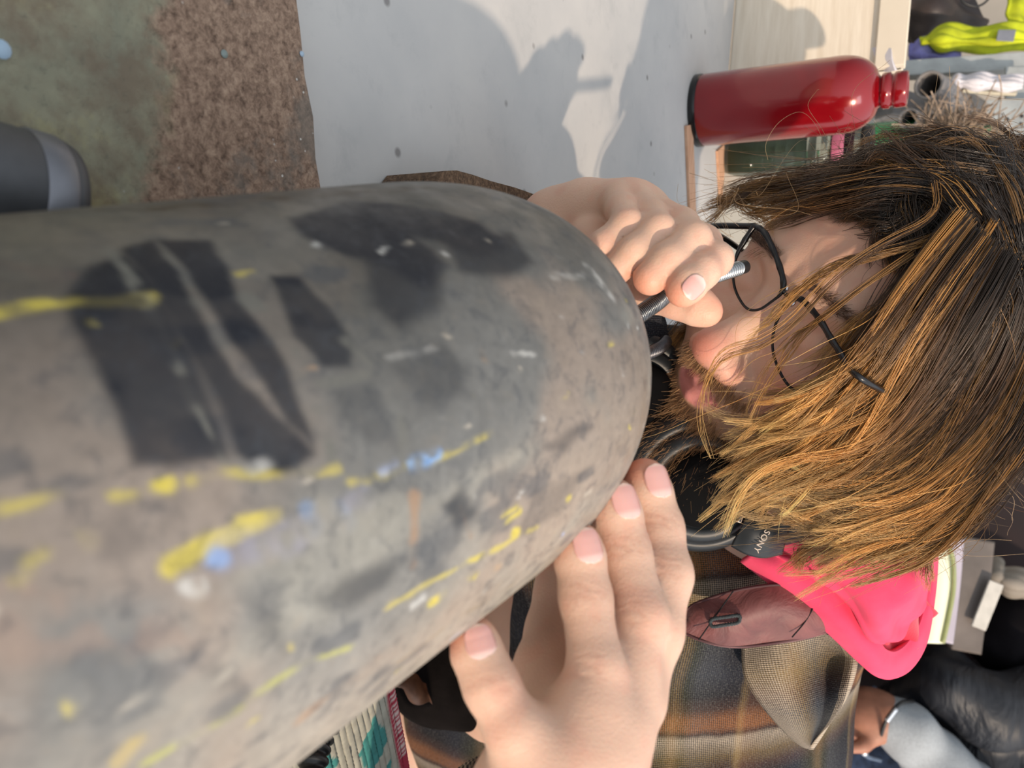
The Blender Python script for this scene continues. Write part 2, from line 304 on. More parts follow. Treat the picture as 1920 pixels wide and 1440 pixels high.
# ================================================================ gas cylinder
AX = W(np.array([-0.26386059, 0.60583075, 0.75056425]))-CAM
E1 = W(np.array([-0.25785456, 0.705517, -0.66011877]))-CAM
E2 = W(np.array([-0.92945608, -0.36771574, -0.02994191]))-CAM
QC = W(np.array([0.04867871, -0.13319003, 0.12461959]))
RC, T0, LD, PD = .07, .16, .10, 2.3
MARKS=[('poly',[(0.0509,0.547),(0.0581,0.653),(0.0655,0.676),(0.0653,0.49),(0.0641,0.22),(0.0626,0.025),(0.0529,0.05),(0.0466,0.097),(0.0487,0.233),(0.0493,0.378)],2.5,(0.012,0.015,0.024),1.0),
('poly',[(0.066,0.705),(0.0739,0.737),(0.0706,0.47),(0.0696,0.227),(0.0744,0.052),(0.0769,-0.05),(0.0688,-0.051),(0.0639,0.032),(0.0643,0.251),(0.0647,0.473)],2.0,(0.012,0.015,0.024),1.0),
('poly',[(0.0748,0.733),(0.0836,0.699),(0.079,0.381),(0.0797,0.184),(0.0773,-0.037),(0.0744,0.052),(0.0727,0.28),(0.073,0.504)],2.0,(0.012,0.015,0.024),1.0),
('poly',[(0.0895,0.502),(0.0943,0.473),(0.0968,0.356),(0.0975,0.218),(0.093,0.146),(0.0873,0.17),(0.0846,0.303)],2.0,(0.012,0.015,0.024),0.95),
('poly',[(0.1066,0.769),(0.1271,0.851),(0.1334,0.607),(0.1352,0.396),(0.1241,0.333),(0.1169,0.45),(0.1086,0.528),(0.104,0.664)],4,(0.012,0.015,0.024),0.95),
('poly',[(0.1288,0.878),(0.1439,0.766),(0.1598,0.571),(0.1618,0.406),(0.1486,0.412),(0.1362,0.533),(0.1262,0.664)],4,(0.012,0.015,0.024),0.9),
('poly',[(0.1226,0.605),(0.1362,0.474),(0.1264,0.279),(0.1107,0.208),(0.1068,0.322),(0.1128,0.464)],5,(0.012,0.015,0.024),0.85),
('poly',[(0.1412,0.52),(0.1676,0.485),(0.1672,0.308),(0.1521,0.297),(0.1372,0.364)],4,(0.012,0.015,0.024),0.9),
('poly',[(0.086,0.108),(0.0961,0.083),(0.0966,-0.02),(0.0961,-0.133),(0.089,-0.081),(0.0854,0.016)],3,(0.012,0.015,0.024),0.38),
('poly',[(0.103,0.107),(0.1193,0.138),(0.1235,0.027),(0.1203,-0.054),(0.1052,-0.042)],5,(0.012,0.015,0.024),0.4),
('poly',[(0.044,0.036),(0.0445,-0.023),(0.0446,-0.066),(0.0407,-0.095),(0.0379,-0.065),(0.0397,-0.011)],3,(0.012,0.015,0.024),0.35),
('poly',[(0.048,-0.0),(0.0528,-0.015),(0.0516,-0.06),(0.0473,-0.059)],3,(0.012,0.015,0.024),0.28),
('poly',[(0.0695,-0.393),(0.0759,-0.377),(0.0837,-0.401),(0.0921,-0.427),(0.0857,-0.486),(0.0762,-0.48)],4,(0.012,0.015,0.024),0.5),
('poly',[(0.0548,-0.294),(0.0615,-0.39),(0.0615,-0.5),(0.057,-0.413)],4,(0.012,0.015,0.024),0.35),
('poly',[(0.0475,-0.387),(0.0513,-0.467),(0.0526,-0.543),(0.0482,-0.481)],4,(0.012,0.015,0.024),0.35),
('poly',[(0.1046,-0.331),(0.1115,-0.335),(0.116,-0.437),(0.1085,-0.447)],3,(0.012,0.015,0.024),0.55),
('poly',[(0.1421,-0.345),(0.1573,-0.333),(0.1651,-0.37),(0.1514,-0.413)],3,(0.012,0.015,0.024),0.5),
('poly',[(0.1369,-0.483),(0.1625,-0.54),(0.1511,-0.666),(0.1291,-0.631)],4,(0.012,0.015,0.024),0.35),
('line',[(0.0412,0.528),(0.0457,0.529),(0.0506,0.532)],2.1,(0.62,0.52,0.1),0.85),
('line',[(0.0512,0.531),(0.0568,0.512)],2.4,(0.62,0.52,0.1),0.95),
('line',[(0.0595,0.506),(0.0627,0.497)],2.2,(0.62,0.52,0.1),0.9),
('line',[(0.0639,0.713),(0.062,0.427),(0.0608,0.235),(0.0614,0.017)],1.6,(0.16,0.16,0.145),0.8),
('line',[(0.0739,0.737),(0.0709,0.45),(0.0713,0.301)],1.4,(0.16,0.16,0.145),0.6),
('line',[(0.0812,0.432),(0.0813,0.178),(0.0805,0.023),(0.0801,-0.067)],3.2,(0.16,0.16,0.145),0.8),
('line',[(0.0962,0.222),(0.0997,0.102),(0.0983,-0.061),(0.0976,-0.157)],3,(0.16,0.16,0.145),0.6),
('line',[(0.0844,0.132),(0.0969,0.105)],2,(0.16,0.16,0.145),0.7),
('line',[(0.1033,0.132),(0.117,0.127)],1.2,(0.62,0.62,0.6),0.2),
('line',[(0.0294,0.105),(0.033,0.089),(0.0364,0.087)],1.6,(0.62,0.52,0.1),0.5),
('line',[(0.0493,0.031),(0.0517,0.023)],2.2,(0.62,0.52,0.1),0.9),
('line',[(0.0428,0.049),(0.0449,0.037)],1.6,(0.62,0.52,0.1),0.6),
('line',[(0.0552,0.004),(0.0615,-0.011),(0.069,-0.045),(0.077,-0.088),(0.0815,-0.105)],1.5,(0.62,0.52,0.1),0.5),
('line',[(0.0475,-0.136),(0.0493,-0.135)],2.6,(0.62,0.52,0.1),0.9),
('line',[(0.051,-0.134),(0.0537,-0.138)],2.4,(0.62,0.52,0.1),0.9),
('line',[(0.0555,-0.143),(0.0577,-0.151)],2.4,(0.62,0.52,0.1),0.85),
('line',[(0.0595,-0.142),(0.0633,-0.152),(0.0666,-0.152)],2.6,(0.62,0.52,0.1),0.9),
('line',[(0.0829,-0.15),(0.0907,-0.169),(0.1022,-0.197),(0.1119,-0.212),(0.124,-0.18)],1.3,(0.62,0.52,0.1),0.45),
('line',[(0.0375,-0.009),(0.0377,-0.028)],1.7,(0.62,0.52,0.1),0.6),
('line',[(0.0302,-0.018),(0.0318,-0.012)],1.7,(0.62,0.52,0.1),0.5),
('line',[(0.0284,-0.044),(0.0295,-0.035)],1.7,(0.62,0.52,0.1),0.4),
('line',[(0.0984,-0.19),(0.1056,-0.189)],2.2,(0.22,0.42,0.8),0.95),
('line',[(0.0533,-0.175),(0.0541,-0.187)],2.4,(0.22,0.42,0.8),0.7),
('line',[(0.0732,-0.162),(0.0737,-0.217)],2.6,(0.22,0.42,0.8),0.45),
('line',[(0.0792,-0.198),(0.0805,-0.252)],2.6,(0.22,0.42,0.8),0.35),
('line',[(0.0484,-0.193),(0.0493,-0.212)],2.2,(0.62,0.62,0.6),0.6),
('line',[(0.0552,-0.175),(0.0629,-0.198),(0.0736,-0.224),(0.0841,-0.211)],5,(0.3,0.3,0.42),0.35),
('line',[(0.1816,-0.096),(0.1852,-0.096)],1.8,(0.62,0.52,0.1),0.95),
('line',[(0.1642,0.095),(0.1645,0.089)],1.2,(0.62,0.62,0.6),0.8),
('line',[(0.1866,-0.207),(0.1877,-0.235)],1.5,(0.62,0.62,0.6),0.7),
('line',[(0.1888,-0.487),(0.1898,-0.506)],1,(0.62,0.52,0.1),0.8),
('line',[(0.1794,0.34),(0.1804,0.326)],1,(0.62,0.62,0.6),0.6),
('line',[(0.1916,0.266),(0.1975,0.091)],3.2,(0.62,0.62,0.6),0.5),
('line',[(0.171,0.246),(0.1907,0.21)],2,(0.62,0.62,0.6),0.25),
('line',[(0.1396,0.026),(0.1479,-0.014)],1.0,(0.62,0.62,0.6),0.5),
('line',[(0.1238,-0.496),(0.1291,-0.51)],1.3,(0.62,0.52,0.1),0.8),
('line',[(0.1249,-0.535),(0.1303,-0.538)],1.4,(0.62,0.52,0.1),0.85),
('line',[(0.1297,-0.601),(0.131,-0.613)],1.8,(0.62,0.52,0.1),0.9),
('line',[(0.0863,-0.564),(0.0949,-0.579),(0.1068,-0.594),(0.1163,-0.604),(0.1291,-0.631),(0.1409,-0.656)],1.1,(0.62,0.52,0.1),0.6),
('line',[(0.1133,-0.68),(0.1154,-0.686)],1.8,(0.62,0.52,0.1),0.8),
('line',[(0.1004,-0.668),(0.104,-0.674)],1.8,(0.62,0.52,0.1),0.8),
('line',[(0.1105,-0.602),(0.1183,-0.607)],1.5,(0.62,0.52,0.1),0.8),
('line',[(0.0361,-0.546),(0.042,-0.554),(0.0505,-0.57),(0.0578,-0.564),(0.0669,-0.58),(0.0758,-0.611)],1.2,(0.5,0.5,0.12),0.55),
('line',[(0.0333,-0.497),(0.036,-0.477)],2.5,(0.55,0.42,0.14),0.5),
('line',[(0.092,-0.874),(0.1136,-0.877),(0.1436,-0.97),(0.162,-0.964)],1.5,(0.3,0.24,0.16),0.4),
('line',[(0.0974,-0.272),(0.0942,-0.46)],2.0,(0.42,0.22,0.1),0.4),
('line',[(0.0649,-0.767),(0.0754,-0.765),(0.0841,-0.776)],3,(0.42,0.22,0.1),0.35),
('line',[(0.1108,-0.387),(0.1139,-0.502)],1,(0.42,0.22,0.1),0.3),
('line',[(0.0462,0.702),(0.0498,0.663),(0.0531,0.635)],3.5,(0.3,0.14,0.12),0.5),
('line',[(0.0627,1.099),(0.0851,0.99),(0.1199,0.96),(0.1648,0.942)],4,(0.06,0.045,0.03),0.6),
('line',[(0.0434,-0.363),(0.0435,-0.367)],1.8,(0.62,0.62,0.6),0.7),
('line',[(0.022,-0.279),(0.0224,-0.289)],2.2,(0.62,0.62,0.6),0.6),
('line',[(0.0247,-0.088),(0.0292,-0.179),(0.0358,-0.209),(0.042,-0.297)],9,(0.34,0.24,0.19),0.35)]

nph = 520; tt = list(np.arange(-.16, T0, .00095)); ss = 1-(1-np.linspace(0, 1, 120))**1.7
prof = [(RC, x) for x in tt]+[(RC*(1-s**PD)**(1/PD) if s < 1 else 0.0004, T0+LD*s) for s in ss]
prof = np.array(prof); ph = np.linspace(-pi, pi, nph, endpoint=False)
arc = np.concatenate([[0], np.cumsum(np.hypot(np.diff(prof[:, 0]), np.diff(prof[:, 1])))])
def cyl_v(r, tt_):
    return QC + AX*tt_[:, None, None] + r[:, None, None]*(np.cos(ph)[None, :, None]*E1+np.sin(ph)[None, :, None]*E2)
V = cyl_v(prof[:, 0], prof[:, 1])
def vnoise(x, y, z, s, seed):
    # cheap value noise
    rs = np.random.RandomState(seed); T_ = rs.rand(64, 64, 64)
    x, y, z = x*s+100, y*s+100, z*s+100
    i, j, k = np.floor(x).astype(int), np.floor(y).astype(int), np.floor(z).astype(int)
    u, v, w = x-i, y-j, z-k; u, v, w = u*u*(3-2*u), v*v*(3-2*v), w*w*(3-2*w)
    g = lambda a, b, c: T_[(i+a) % 64, (j+b) % 64, (k+c) % 64]
    return ((g(0, 0, 0)*(1-u)+g(1, 0, 0)*u)*(1-v)+(g(0, 1, 0)*(1-u)+g(1, 1, 0)*u)*v)*(1-w)+((g(0, 0, 1)*(1-u)+g(1, 0, 1)*u)*(1-v)+(g(0, 1, 1)*(1-u)+g(1, 1, 1)*u)*v)*w
def fbm(v, s, seed, o=4):
    r = 0; a = .5
    for q in range(o): r = r+a*vnoise(v[..., 0], v[..., 1], v[..., 2], s*2**q, seed+q); a *= .5
    return r/(1-.5**o)
fl = V.reshape(-1, 3)
loc = np.stack([(V-QC)@AX, (V-QC)@E1, (V-QC)@E2], -1).reshape(-1, 3)
lw = loc + .004*(np.stack([fbm(loc, 90, 3, 2), fbm(loc, 90, 5, 2), fbm(loc, 90, 7, 2)], -1)-.5)
n1 = fbm(loc*np.array([.6, 1, 1]), 45, 11); n2 = fbm(loc, 22, 21); n3 = fbm(loc*np.array([.5, 1, 1]), 160, 31, 3); n4 = fbm(loc, 30, 41); n5 = fbm(loc, 210, 61, 2)
sm = lambda a, b, x: np.clip((x-a)/(b-a), 0, 1)**2*(3-2*np.clip((x-a)/(b-a), 0, 1))
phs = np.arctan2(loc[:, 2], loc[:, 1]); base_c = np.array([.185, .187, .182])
light_r = sm(.10, 1.0, -phs+.9*(fbm(loc, 26, 131)-.5))[:, None]; shade_l = sm(-.15, .7, phs+.9*(fbm(loc, 30, 141)-.5))[:, None]
base_c = base_c+(np.array([.34, .30, .25])-base_c)*light_r*.8; base_c = base_c+(np.array([.085, .083, .076])-base_c)*shade_l*.85     # browner right flank lightened, left one darkened: light and shade painted in
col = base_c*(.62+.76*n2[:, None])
col = col+(np.array([.37, .28, .22])-col)*(sm(.42, .62, n4)*.5)[:, None]*(1-.8*shade_l)
col = col+(np.array([.36, .345, .30])-col)*(sm(.5, .68, n1)*.6)[:, None]*(1-.75*shade_l)
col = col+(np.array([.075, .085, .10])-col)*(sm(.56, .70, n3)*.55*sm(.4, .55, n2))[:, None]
col = col*(.86+.28*fbm(loc, 500, 51, 2))[:, None]
rm = np.random.RandomState(23)
for i in range(130):         # scattered paint flecks
    a_, b_ = rm.uniform(-.02, .25), rm.normal(-.35, .75); c_ = [(.62, .62, .60), (.60, .50, .12), (.55, .50, .42), (.35, .42, .62), (.04, .045, .06), (.45, .30, .18)][rm.choice(6, p=[.3, .15, .2, .1, .15, .1])]
    MARKS.append(('line', [(a_, b_), (a_+rm.uniform(-.004, .004), b_+rm.uniform(-.02, .02))], rm.uniform(.5, 1.7), c_, rm.uniform(.3, .8)))
xy = np.stack([lw[:, 0], RC*np.arctan2(lw[:, 2], lw[:, 1])], -1)       # unrolled surface
def segd(p, a, b):
    ab = b-a; tq = np.clip(((p-a)@ab)/max(ab@ab, 1e-12), 0, 1); return np.linalg.norm(p-a-tq[:, None]*ab, axis=1)
for kind, pts, w_, c_, s_ in MARKS:
    q = np.array([(a, RC*b) for a, b in pts]); w_ = w_*.001
    lo = q.min(0)-.012; hi = q.max(0)+.012
    sel = np.where((xy[:, 0] > lo[0]) & (xy[:, 0] < hi[0]) & (xy[:, 1] > lo[1]) & (xy[:, 1] < hi[1]))[0]
    if not len(sel): continue
    pp = xy[sel]; d = np.full(len(sel), 1e9); n = len(q)
    for i in range(n if kind == 'poly' else n-1): d = np.minimum(d, segd(pp, q[i], q[(i+1) % n]))
    if kind == 'poly':
        ins = np.zeros(len(sel), bool)
        for i in range(n):
            a, b = q[i], q[(i+1) % n]
            cnd = (a[1] > pp[:, 1]) != (b[1] > pp[:, 1]); ins ^= cnd & (pp[:, 0] < (b[0]-a[0])*(pp[:, 1]-a[1])/(b[1]-a[1]+1e-15)+a[0])
        sd = np.where(ins, -d, d); m_ = 1-sm(-w_*.55, w_*.55, sd); m_ = m_*(.84+.3*sm(.3, .55, n1[sel]+.3*(n3[sel]-.5)))
    else:
        m_ = (1-sm(w_*.25, w_*.85, d+w_*.9*(n3[sel]-.5)))*(.12+1.1*sm(.40, .60, n5[sel]))
    m_ = np.clip(m_*s_, 0, 1)[:, None]
    col[sel] = col[sel]+(np.array(c_)*1.0-col[sel])*m_
nr_ = len(prof); idx = np.arange(nr_*nph).reshape(nr_, nph)
F = np.stack([idx[:-1], np.roll(idx, -1, 1)[:-1], np.roll(idx, -1, 1)[1:], idx[1:]], -1).reshape(-1, 4)
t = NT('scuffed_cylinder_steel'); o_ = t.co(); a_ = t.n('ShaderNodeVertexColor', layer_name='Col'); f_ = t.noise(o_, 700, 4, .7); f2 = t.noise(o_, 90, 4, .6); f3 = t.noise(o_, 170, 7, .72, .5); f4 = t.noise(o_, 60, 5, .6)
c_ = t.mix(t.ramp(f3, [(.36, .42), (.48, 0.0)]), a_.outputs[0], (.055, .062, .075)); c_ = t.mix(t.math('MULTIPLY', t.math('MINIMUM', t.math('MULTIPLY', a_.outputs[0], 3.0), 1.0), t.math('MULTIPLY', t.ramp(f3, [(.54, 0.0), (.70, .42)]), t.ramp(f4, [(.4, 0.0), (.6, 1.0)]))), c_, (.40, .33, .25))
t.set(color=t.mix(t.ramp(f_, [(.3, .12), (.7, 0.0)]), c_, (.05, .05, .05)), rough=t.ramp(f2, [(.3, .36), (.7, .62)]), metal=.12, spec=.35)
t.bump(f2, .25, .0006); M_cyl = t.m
base_ = (QC-AX*.05); base_[2] = TZ+.012
gas = empty('gas_cylinder', base_); tag(gas, 'large scuffed grey steel gas cylinder with rounded end, yellow and blue paint traces', 'gas cylinder')
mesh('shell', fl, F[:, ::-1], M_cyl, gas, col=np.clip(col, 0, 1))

# ---- second tube end at the frame edge, lying on the plate
M_tube = plain('dark_scaled_steel', (.085, .09, .10), .5, .5, .5, 25)
c3 = np.array([-.039, .118, TZ+.012+.0195]); d2 = nrm(np.array([-.03, 1, 0]))
rt = empty('steel_tube_offcut', c3); tag(rt, 'dark steel tube offcut lying on the rusty plate beside the big cylinder', 'tube')
lathe('tube_wall', [(.013, 0), (.013, -.2), (.0190, -.2), (.0190, -.003), (.0182, -.0005), (.015, 0), (.013, 0)], c3, d2, M_tube, rt, 72)
lathe('rim_band', [(.0191, -.004), (.0196, -.005), (.0196, -.011), (.0191, -.012)], c3, d2, plain('worn_bright_steel', (.20, .21, .24), .4, .6, .3, 30), rt, 72)

# ---- cork block below the dome
t = NT('brown_coir_block'); o_ = t.co(); n_ = t.noise(o_, 260, 5, .7, 1.5)
t.set(color=t.ramp(n_, [(.3, (.035, .02, .012)), (.55, (.20, .12, .07)), (.75, (.36, .25, .16))]), rough=.95); t.bump(n_, 1.0, .003); M_cork = t.m
zc = (QC+AX*.22)[2]-RC-.003
G_ = []
edge = [(818, 332), (826, 321), (850, 320), (880, 328), (915, 340), (960, 352), (1000, 366), (1012, 378)]
pts_ = [on_plane(x, y, zc-.002)[:2] for x, y in edge]
pts_ += [pts_[-1]+np.array([.05, -.03]), pts_[0]+np.array([.07, -.03])]
bm = bmesh.new(); slab(bm, [tuple(map(float, q)) for q in reversed(pts_)], TZ+.001, zc)
ck = bm_obj('cork_block', bm, M_cork, None); tag(ck, 'rough brown cork block propping up the cylinder, fibrous edge showing behind it', 'block')

# ================================================================ bottle and jar
bb = on_plane(1290, 186, TZ); bb = bb+np.array([0, .035, 0])
dB = (bb-CAM)@FW; rB = .5*128/FPX*dB
top = P(1690, 160, dB*1.02)
zt = CAM[2]+((P(1703, 160, 1)-CAM)[2])*(bb[1]/(P(1703, 160, 1)-CAM)[1]); H = zt-TZ
bo = empty('bottle', bb); tag(bo, 'glossy red metal bottle with a narrow threaded neck standing on the bench', 'bottle')
pr = [(0, .002), (rB*.80, 0), (rB*.95, .002), (rB*1.0, .010), (rB*1.0, H*.70)]
for k in range(1, 13):
    a = k/12*pi/2*.93; pr.append((rB*(.36+.64*cos(a)), H*.70+H*.175*sin(a)))
pr += [(rB*.37, H*.885), (rB*.36, H*.9)]
lathe('bottle_body', pr, bb, (0, 0, 1), M_red, bo, 96)
nk = [(rB*.34, H*.885), (rB*.43, H*.89), (rB*.45, H*.90), (rB*.45, H*.925), (rB*.40, H*.93), (rB*.40, H*.94), (rB*.44, H*.945), (rB*.45, H*.955), (rB*.44, H*.992), (rB*.41, H), (rB*.30, H*1.0), (rB*.28, H*.985), (.0003, H*.985)]
lathe('neck_collar', nk, bb, (0, 0, 1), M_red, bo, 64)
lathe('base_ring', [(rB*.97, -.0), (rB*1.012, .001), (rB*1.012, .006), (rB*.99, .0075)], bb, (0, 0, 1), M_blackg, bo, 96)
cp = P(1702, 160, 1)-CAM; cp = bb+np.array([0.0, 0, H*.986]); lathe('mouth_hole', [(.0002, .002), (rB*.09, .002), (rB*.09, 0)], cp, (0, 0, 1), M_blackg, bo, 20)
# ribbed jar behind
t = NT('clear_ribbed_plastic'); t.set(color=(.62, .70, .66), rough=.04, trans=1.0, ior=1.25); M_clear = t.m
jb = on_plane(1352, 285, TZ); jb[1] += .03; dJ = (jb-CAM)@FW; rJ = .5*100/FPX*dJ
zj = CAM[2]+((P(1625, 280, 1)-CAM)[2])*(jb[1]/(P(1625, 280, 1)-CAM)[1]); HJ = zj-TZ
ja = empty('jar', jb); tag(ja, 'clear ribbed plastic jar standing half hidden behind the red bottle', 'jar')
pr = [(0, .003), (rJ*.6, .001), (rJ*.85, .004), (rJ*.98, .018)]
for k in range(9):
    z = .03+k*HJ*.073; pr += [(rJ, z), (rJ*1.0, z+HJ*.045), (rJ*.93, z+HJ*.055), (rJ*.93, z+HJ*.064)]
pr += [(rJ, HJ*.78), (rJ*.98, HJ*.86), (rJ*.75, HJ*.95), (rJ*.7, HJ)]
lathe('jar_body', pr, jb, (0, 0, 1), M_clear, ja, 64)
lathe('jar_lid', [(rJ*.71, HJ*.97), (rJ*.78, HJ*.97), (rJ*.78, HJ*1.04), (0, HJ*1.04)], jb, (0, 0, 1), M_black, ja, 48)
M_pink = plain('faded_pink_plastic', (.45, .12, .20), .5)
lathe('jar_contents', [(0, .008), (rJ*.86, .008), (rJ*.88, HJ*.62), (0, HJ*.62)], jb, (0, 0, 1), plain('murky_green_contents', (.055, .075, .05), .4, 0, .5, 12), ja, 40)
lathe('band', [(rJ*1.01, HJ*.79), (rJ*1.03, HJ*.80), (rJ*1.03, HJ*.86), (rJ*1.0, HJ*.87)], jb, (0, 0, 1), M_pink, ja, 48)
# green glass bottle right behind
t = NT('green_glass'); t.set(color=(.02, .30, .10), rough=.12, trans=.4, coat=.5); M_green = t.m
gb = np.array([*(P(1655, 262, 1.32))[:2], 1.0]); 
tag(lathe('green_bottle', [(0, 0), (.028, 0), (.030, .01), (.030, .09), (.022, .115), (.0125, .135), (.0125, .19), (.010, .19), (0.0, .188)], gb, (0, 0, 1), M_green, None, 48), 'green glass bottle standing behind the red bottle neck', 'bottle')

# ================================================================ shelf clutter behind (top right of the photo)
def sheet(name, curves, mat, label, cat, thick=.004, parent=None, **kw):
    o = loft(name, curves, mat, parent, thick=thick, **kw)
    if label: tag(o, label, cat)
    return o
def wav(a, f, g=2.3): return lambda u, v: a*(np.sin(u*f*2+v*g)+.6*np.sin(v*f*3-u*3.1))
D1 = 1.42
def bar(name, a, b, wid, dep, mat, label=None, cat=None, parent=None, roll=None, bevel=.002):
    a = np.array(a); b = np.array(b); L = np.linalg.norm(b-a); M = frame(b-a, roll if roll is not None else tuple(-FW))
    bm = bmesh.new(); box_bm(bm, tuple((a+b)/2), (wid, dep, L), M); o = bm_obj(name, bm, mat, parent, bevel=bevel)
    if label: tag(o, label, cat)
    return o
bk = empty('storage_shelf', (-.75, 1.45, 0)); tag(bk, 'pale grey shelf unit behind the bench holding the pipe stubs', 'shelf')
bm = bmesh.new(); box_bm(bm, (-.80, 1.47, .99), (1.3, .62, .02)); bm_obj('shelf_board', bm, plain('pale_grey_paint', (.42, .42, .40), .7), bk, bevel=.002)
for x_ in (-1.43, -.17):
    bm = bmesh.new(); box_bm(bm, (x_, 1.47, .49), (.03, .6, .98)); bm_obj('side_panel', bm, M_steelb, bk, bevel=.002)
ck2 = empty('side_cabinet', (.40, 2.0, 0)); tag(ck2, 'dark low cabinet behind the hood, carrying the lilac tray and grey board', 'cabinet')
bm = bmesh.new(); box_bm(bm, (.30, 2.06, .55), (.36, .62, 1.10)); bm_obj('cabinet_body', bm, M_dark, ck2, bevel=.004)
bm = bmesh.new(); box_bm(bm, (.30, 2.06, 1.113), (.37, .64, .025)); bm_obj('cabinet_top', bm, plain('grey_laminate', (.16, .15, .15), .6), ck2, bevel=.004)
M_wine = plain('added_cupboard_dark_wine', (.022, .009, .010), .5, 0, .6, 3)
tc = empty('added_dark_cupboard', (.80, 2.75, 0)); tag(tc, 'added tall dark wine brown cupboard blacking out the view behind the hair', 'cupboard')  # dark cupboard added to blacken the background behind the hair
bm = bmesh.new(); box_bm(bm, (.50, 2.95, 1.1), (.94, .5, 2.2)); bm_obj('added_cupboard_body', bm, M_wine, tc, bevel=.004)
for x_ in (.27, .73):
    bm = bmesh.new(); box_bm(bm, (x_, 2.69, 1.1), (.455, .02, 2.1)); bm_obj('added_cupboard_door', bm, M_wine, tc, bevel=.004)
# steel rack post, gusset and plate
rack = empty('steel_rack', P(1800, 120, D1)*np.array([1, 1, 0])); tag(rack, 'grey painted steel angle rack behind the bench, chipped edges and bolt holes', 'rack')
bar('post', P(1560, 138, D1), P(2100, 100, D1), .030, .006, M_steelb, parent=rack)
bar('post_flange', P(1560, 152, D1+.01), P(2100, 121, D1+.01), .005, .03, M_steelb, parent=rack)
bar('gusset', P(1904, 125, D1-.03), P(1904, 185, D1-.03), .04, .005, M_steelb, parent=rack)
bm = bmesh.new(); M_ = frame(P(1890, 250, D1-.06)-P(1890, 200, D1-.06), tuple(-FW)); box_bm(bm, tuple(P(1900, 225, D1-.06)), (.105, .005, .072), M_); bm_obj('drilled_plate', bm, M_steelb, rack, bevel=.0015)
for q in ((1888, 224, .0035), (1882, 249, .0035), (1915, 233, .003), (1916, 218, .003)):
    tmp = P(q[0], q[1], D1-.064); lathe('bolt_hole', [(0.0001, .0012), (q[2], .0012), (q[2]*1.1, 0)], tmp, tuple(-FW), M_blackg, rack, 16)
# pipes
for (a, b, r, lab) in (((1741, 159, 1.30), (1860, 225, 1.62), .024, 'thicker grey pipe stub with dark open mouth beside the rack post'),
                       ((1703, 222, 1.25), (1800, 262, 1.5), .0165, 'thinner grey pipe stub with dark open mouth below the thick one')):
    A_ = P(*a); B_ = P(*b); L = np.linalg.norm(B_-A_)
    tag(lathe('pipe_stub', [(r*.78, .004), (r*.78, L*.8), (r*.2, L*.8), (r*.2, L), (r, L), (r, 0.001), (r*.95, 0), (r*.80, 0), (r*.78, .004)], A_, B_-A_, M_pipe, None, 40), lab, 'pipe')
bar('pipe_stub', P(1655, 195, 1.42), P(1790, 232, 1.5), .05, .05, M_pipe, 'dark grey square tube lying between the two round pipe stubs', 'pipe')
# gloves
sheet('work_glove', [[(1785, 148, 1.36), (1800, 143, 1.36), (1850, 142, 1.36), (1915, 146, 1.36)], [(1783, 156, 1.35), (1800, 154, 1.34), (1850, 156, 1.34), (1915, 158, 1.35)], [(1790, 162, 1.36), (1810, 163, 1.36), (1860, 166, 1.36), (1915, 166, 1.36)]], M_white, 'pale lilac knitted work glove wedged behind the rack post', 'glove', .008, bump=wav(.003, 9))
sheet('folded_rag', [[(1800, 165, 1.37), (1850, 168, 1.37), (1905, 166, 1.37)], [(1806, 170, 1.36), (1850, 175, 1.36), (1905, 178, 1.36)]], plain('cream_rag', (.50, .46, .36), .9), 'cream folded rag lying under the work glove', 'rag', .006)
# jute, bark
for k, (a, b, lab) in enumerate((((1735, 238), (1855, 272), 'tangled heap of brown jute fibre between the pipe stubs and the hair'),)):
    V_ = []; F_ = []; rs = np.random.RandomState(5+k)
    for s in range(460):
        c0 = P(rs.uniform(a[0], b[0]), rs.uniform(a[1], b[1])+rs.uniform(-12, 12), 1.25+rs.uniform(-.03, .05)); dd = rs.randn(3)*.018; ee = rs.randn(3)*.014
        pp = cr([c0-dd, c0+ee, c0+dd, c0+dd*1.5-ee], 8)
        w_ = nrm(np.cross(dd, FW))*.0009; w2 = FW*.0009
        i0 = len(V_)
        for x in pp: V_ += [x+w_, x-w_+w2, x-w_-w2]
        for i in range(7):
            for j in range(3): F_.append((i0+i*3+j, i0+i*3+(j+1) % 3, i0+(i+1)*3+(j+1) % 3, i0+(i+1)*3+j))
    tag(mesh('jute_bundle', V_, F_, M_jute), lab, 'fibre', kind='stuff')
# vest, violet cloth, bag, lilac cloth
vest = sheet('safety_vest', [[(1724, 70, 1.50), (1760, 54, 1.49), (1820, 50, 1.48), (1880, 50, 1.48), (1960, 45, 1.48)], [(1728, 78, 1.47), (1765, 72, 1.45), (1820, 72, 1.45), (1880, 72, 1.45), (1960, 72, 1.45)], [(1745, 88, 1.49), (1780, 96, 1.47), (1820, 100, 1.47), (1880, 97, 1.47), (1960, 95, 1.47)]], M_hivis, 'yellow hi-vis safety vest draped over the rack', 'vest', .004, bump=wav(.006, 7), nu=60)
sheet('reflective_band', [[(1872, 56, 1.435), (1905, 56, 1.435)], [(1868, 76, 1.43), (1900, 78, 1.43)]], M_refl, None, None, .001, vest)
sheet('safety_vest', [[(1895, -20, 1.50), (1940, -20, 1.5)], [(1890, 20, 1.49), (1940, 20, 1.49)], [(1893, 52, 1.49), (1950, 55, 1.49)]], M_hivis, 'second bright yellow hi-vis garment, hanging at the very corner of the view', 'vest', .005, bump=wav(.004, 5))
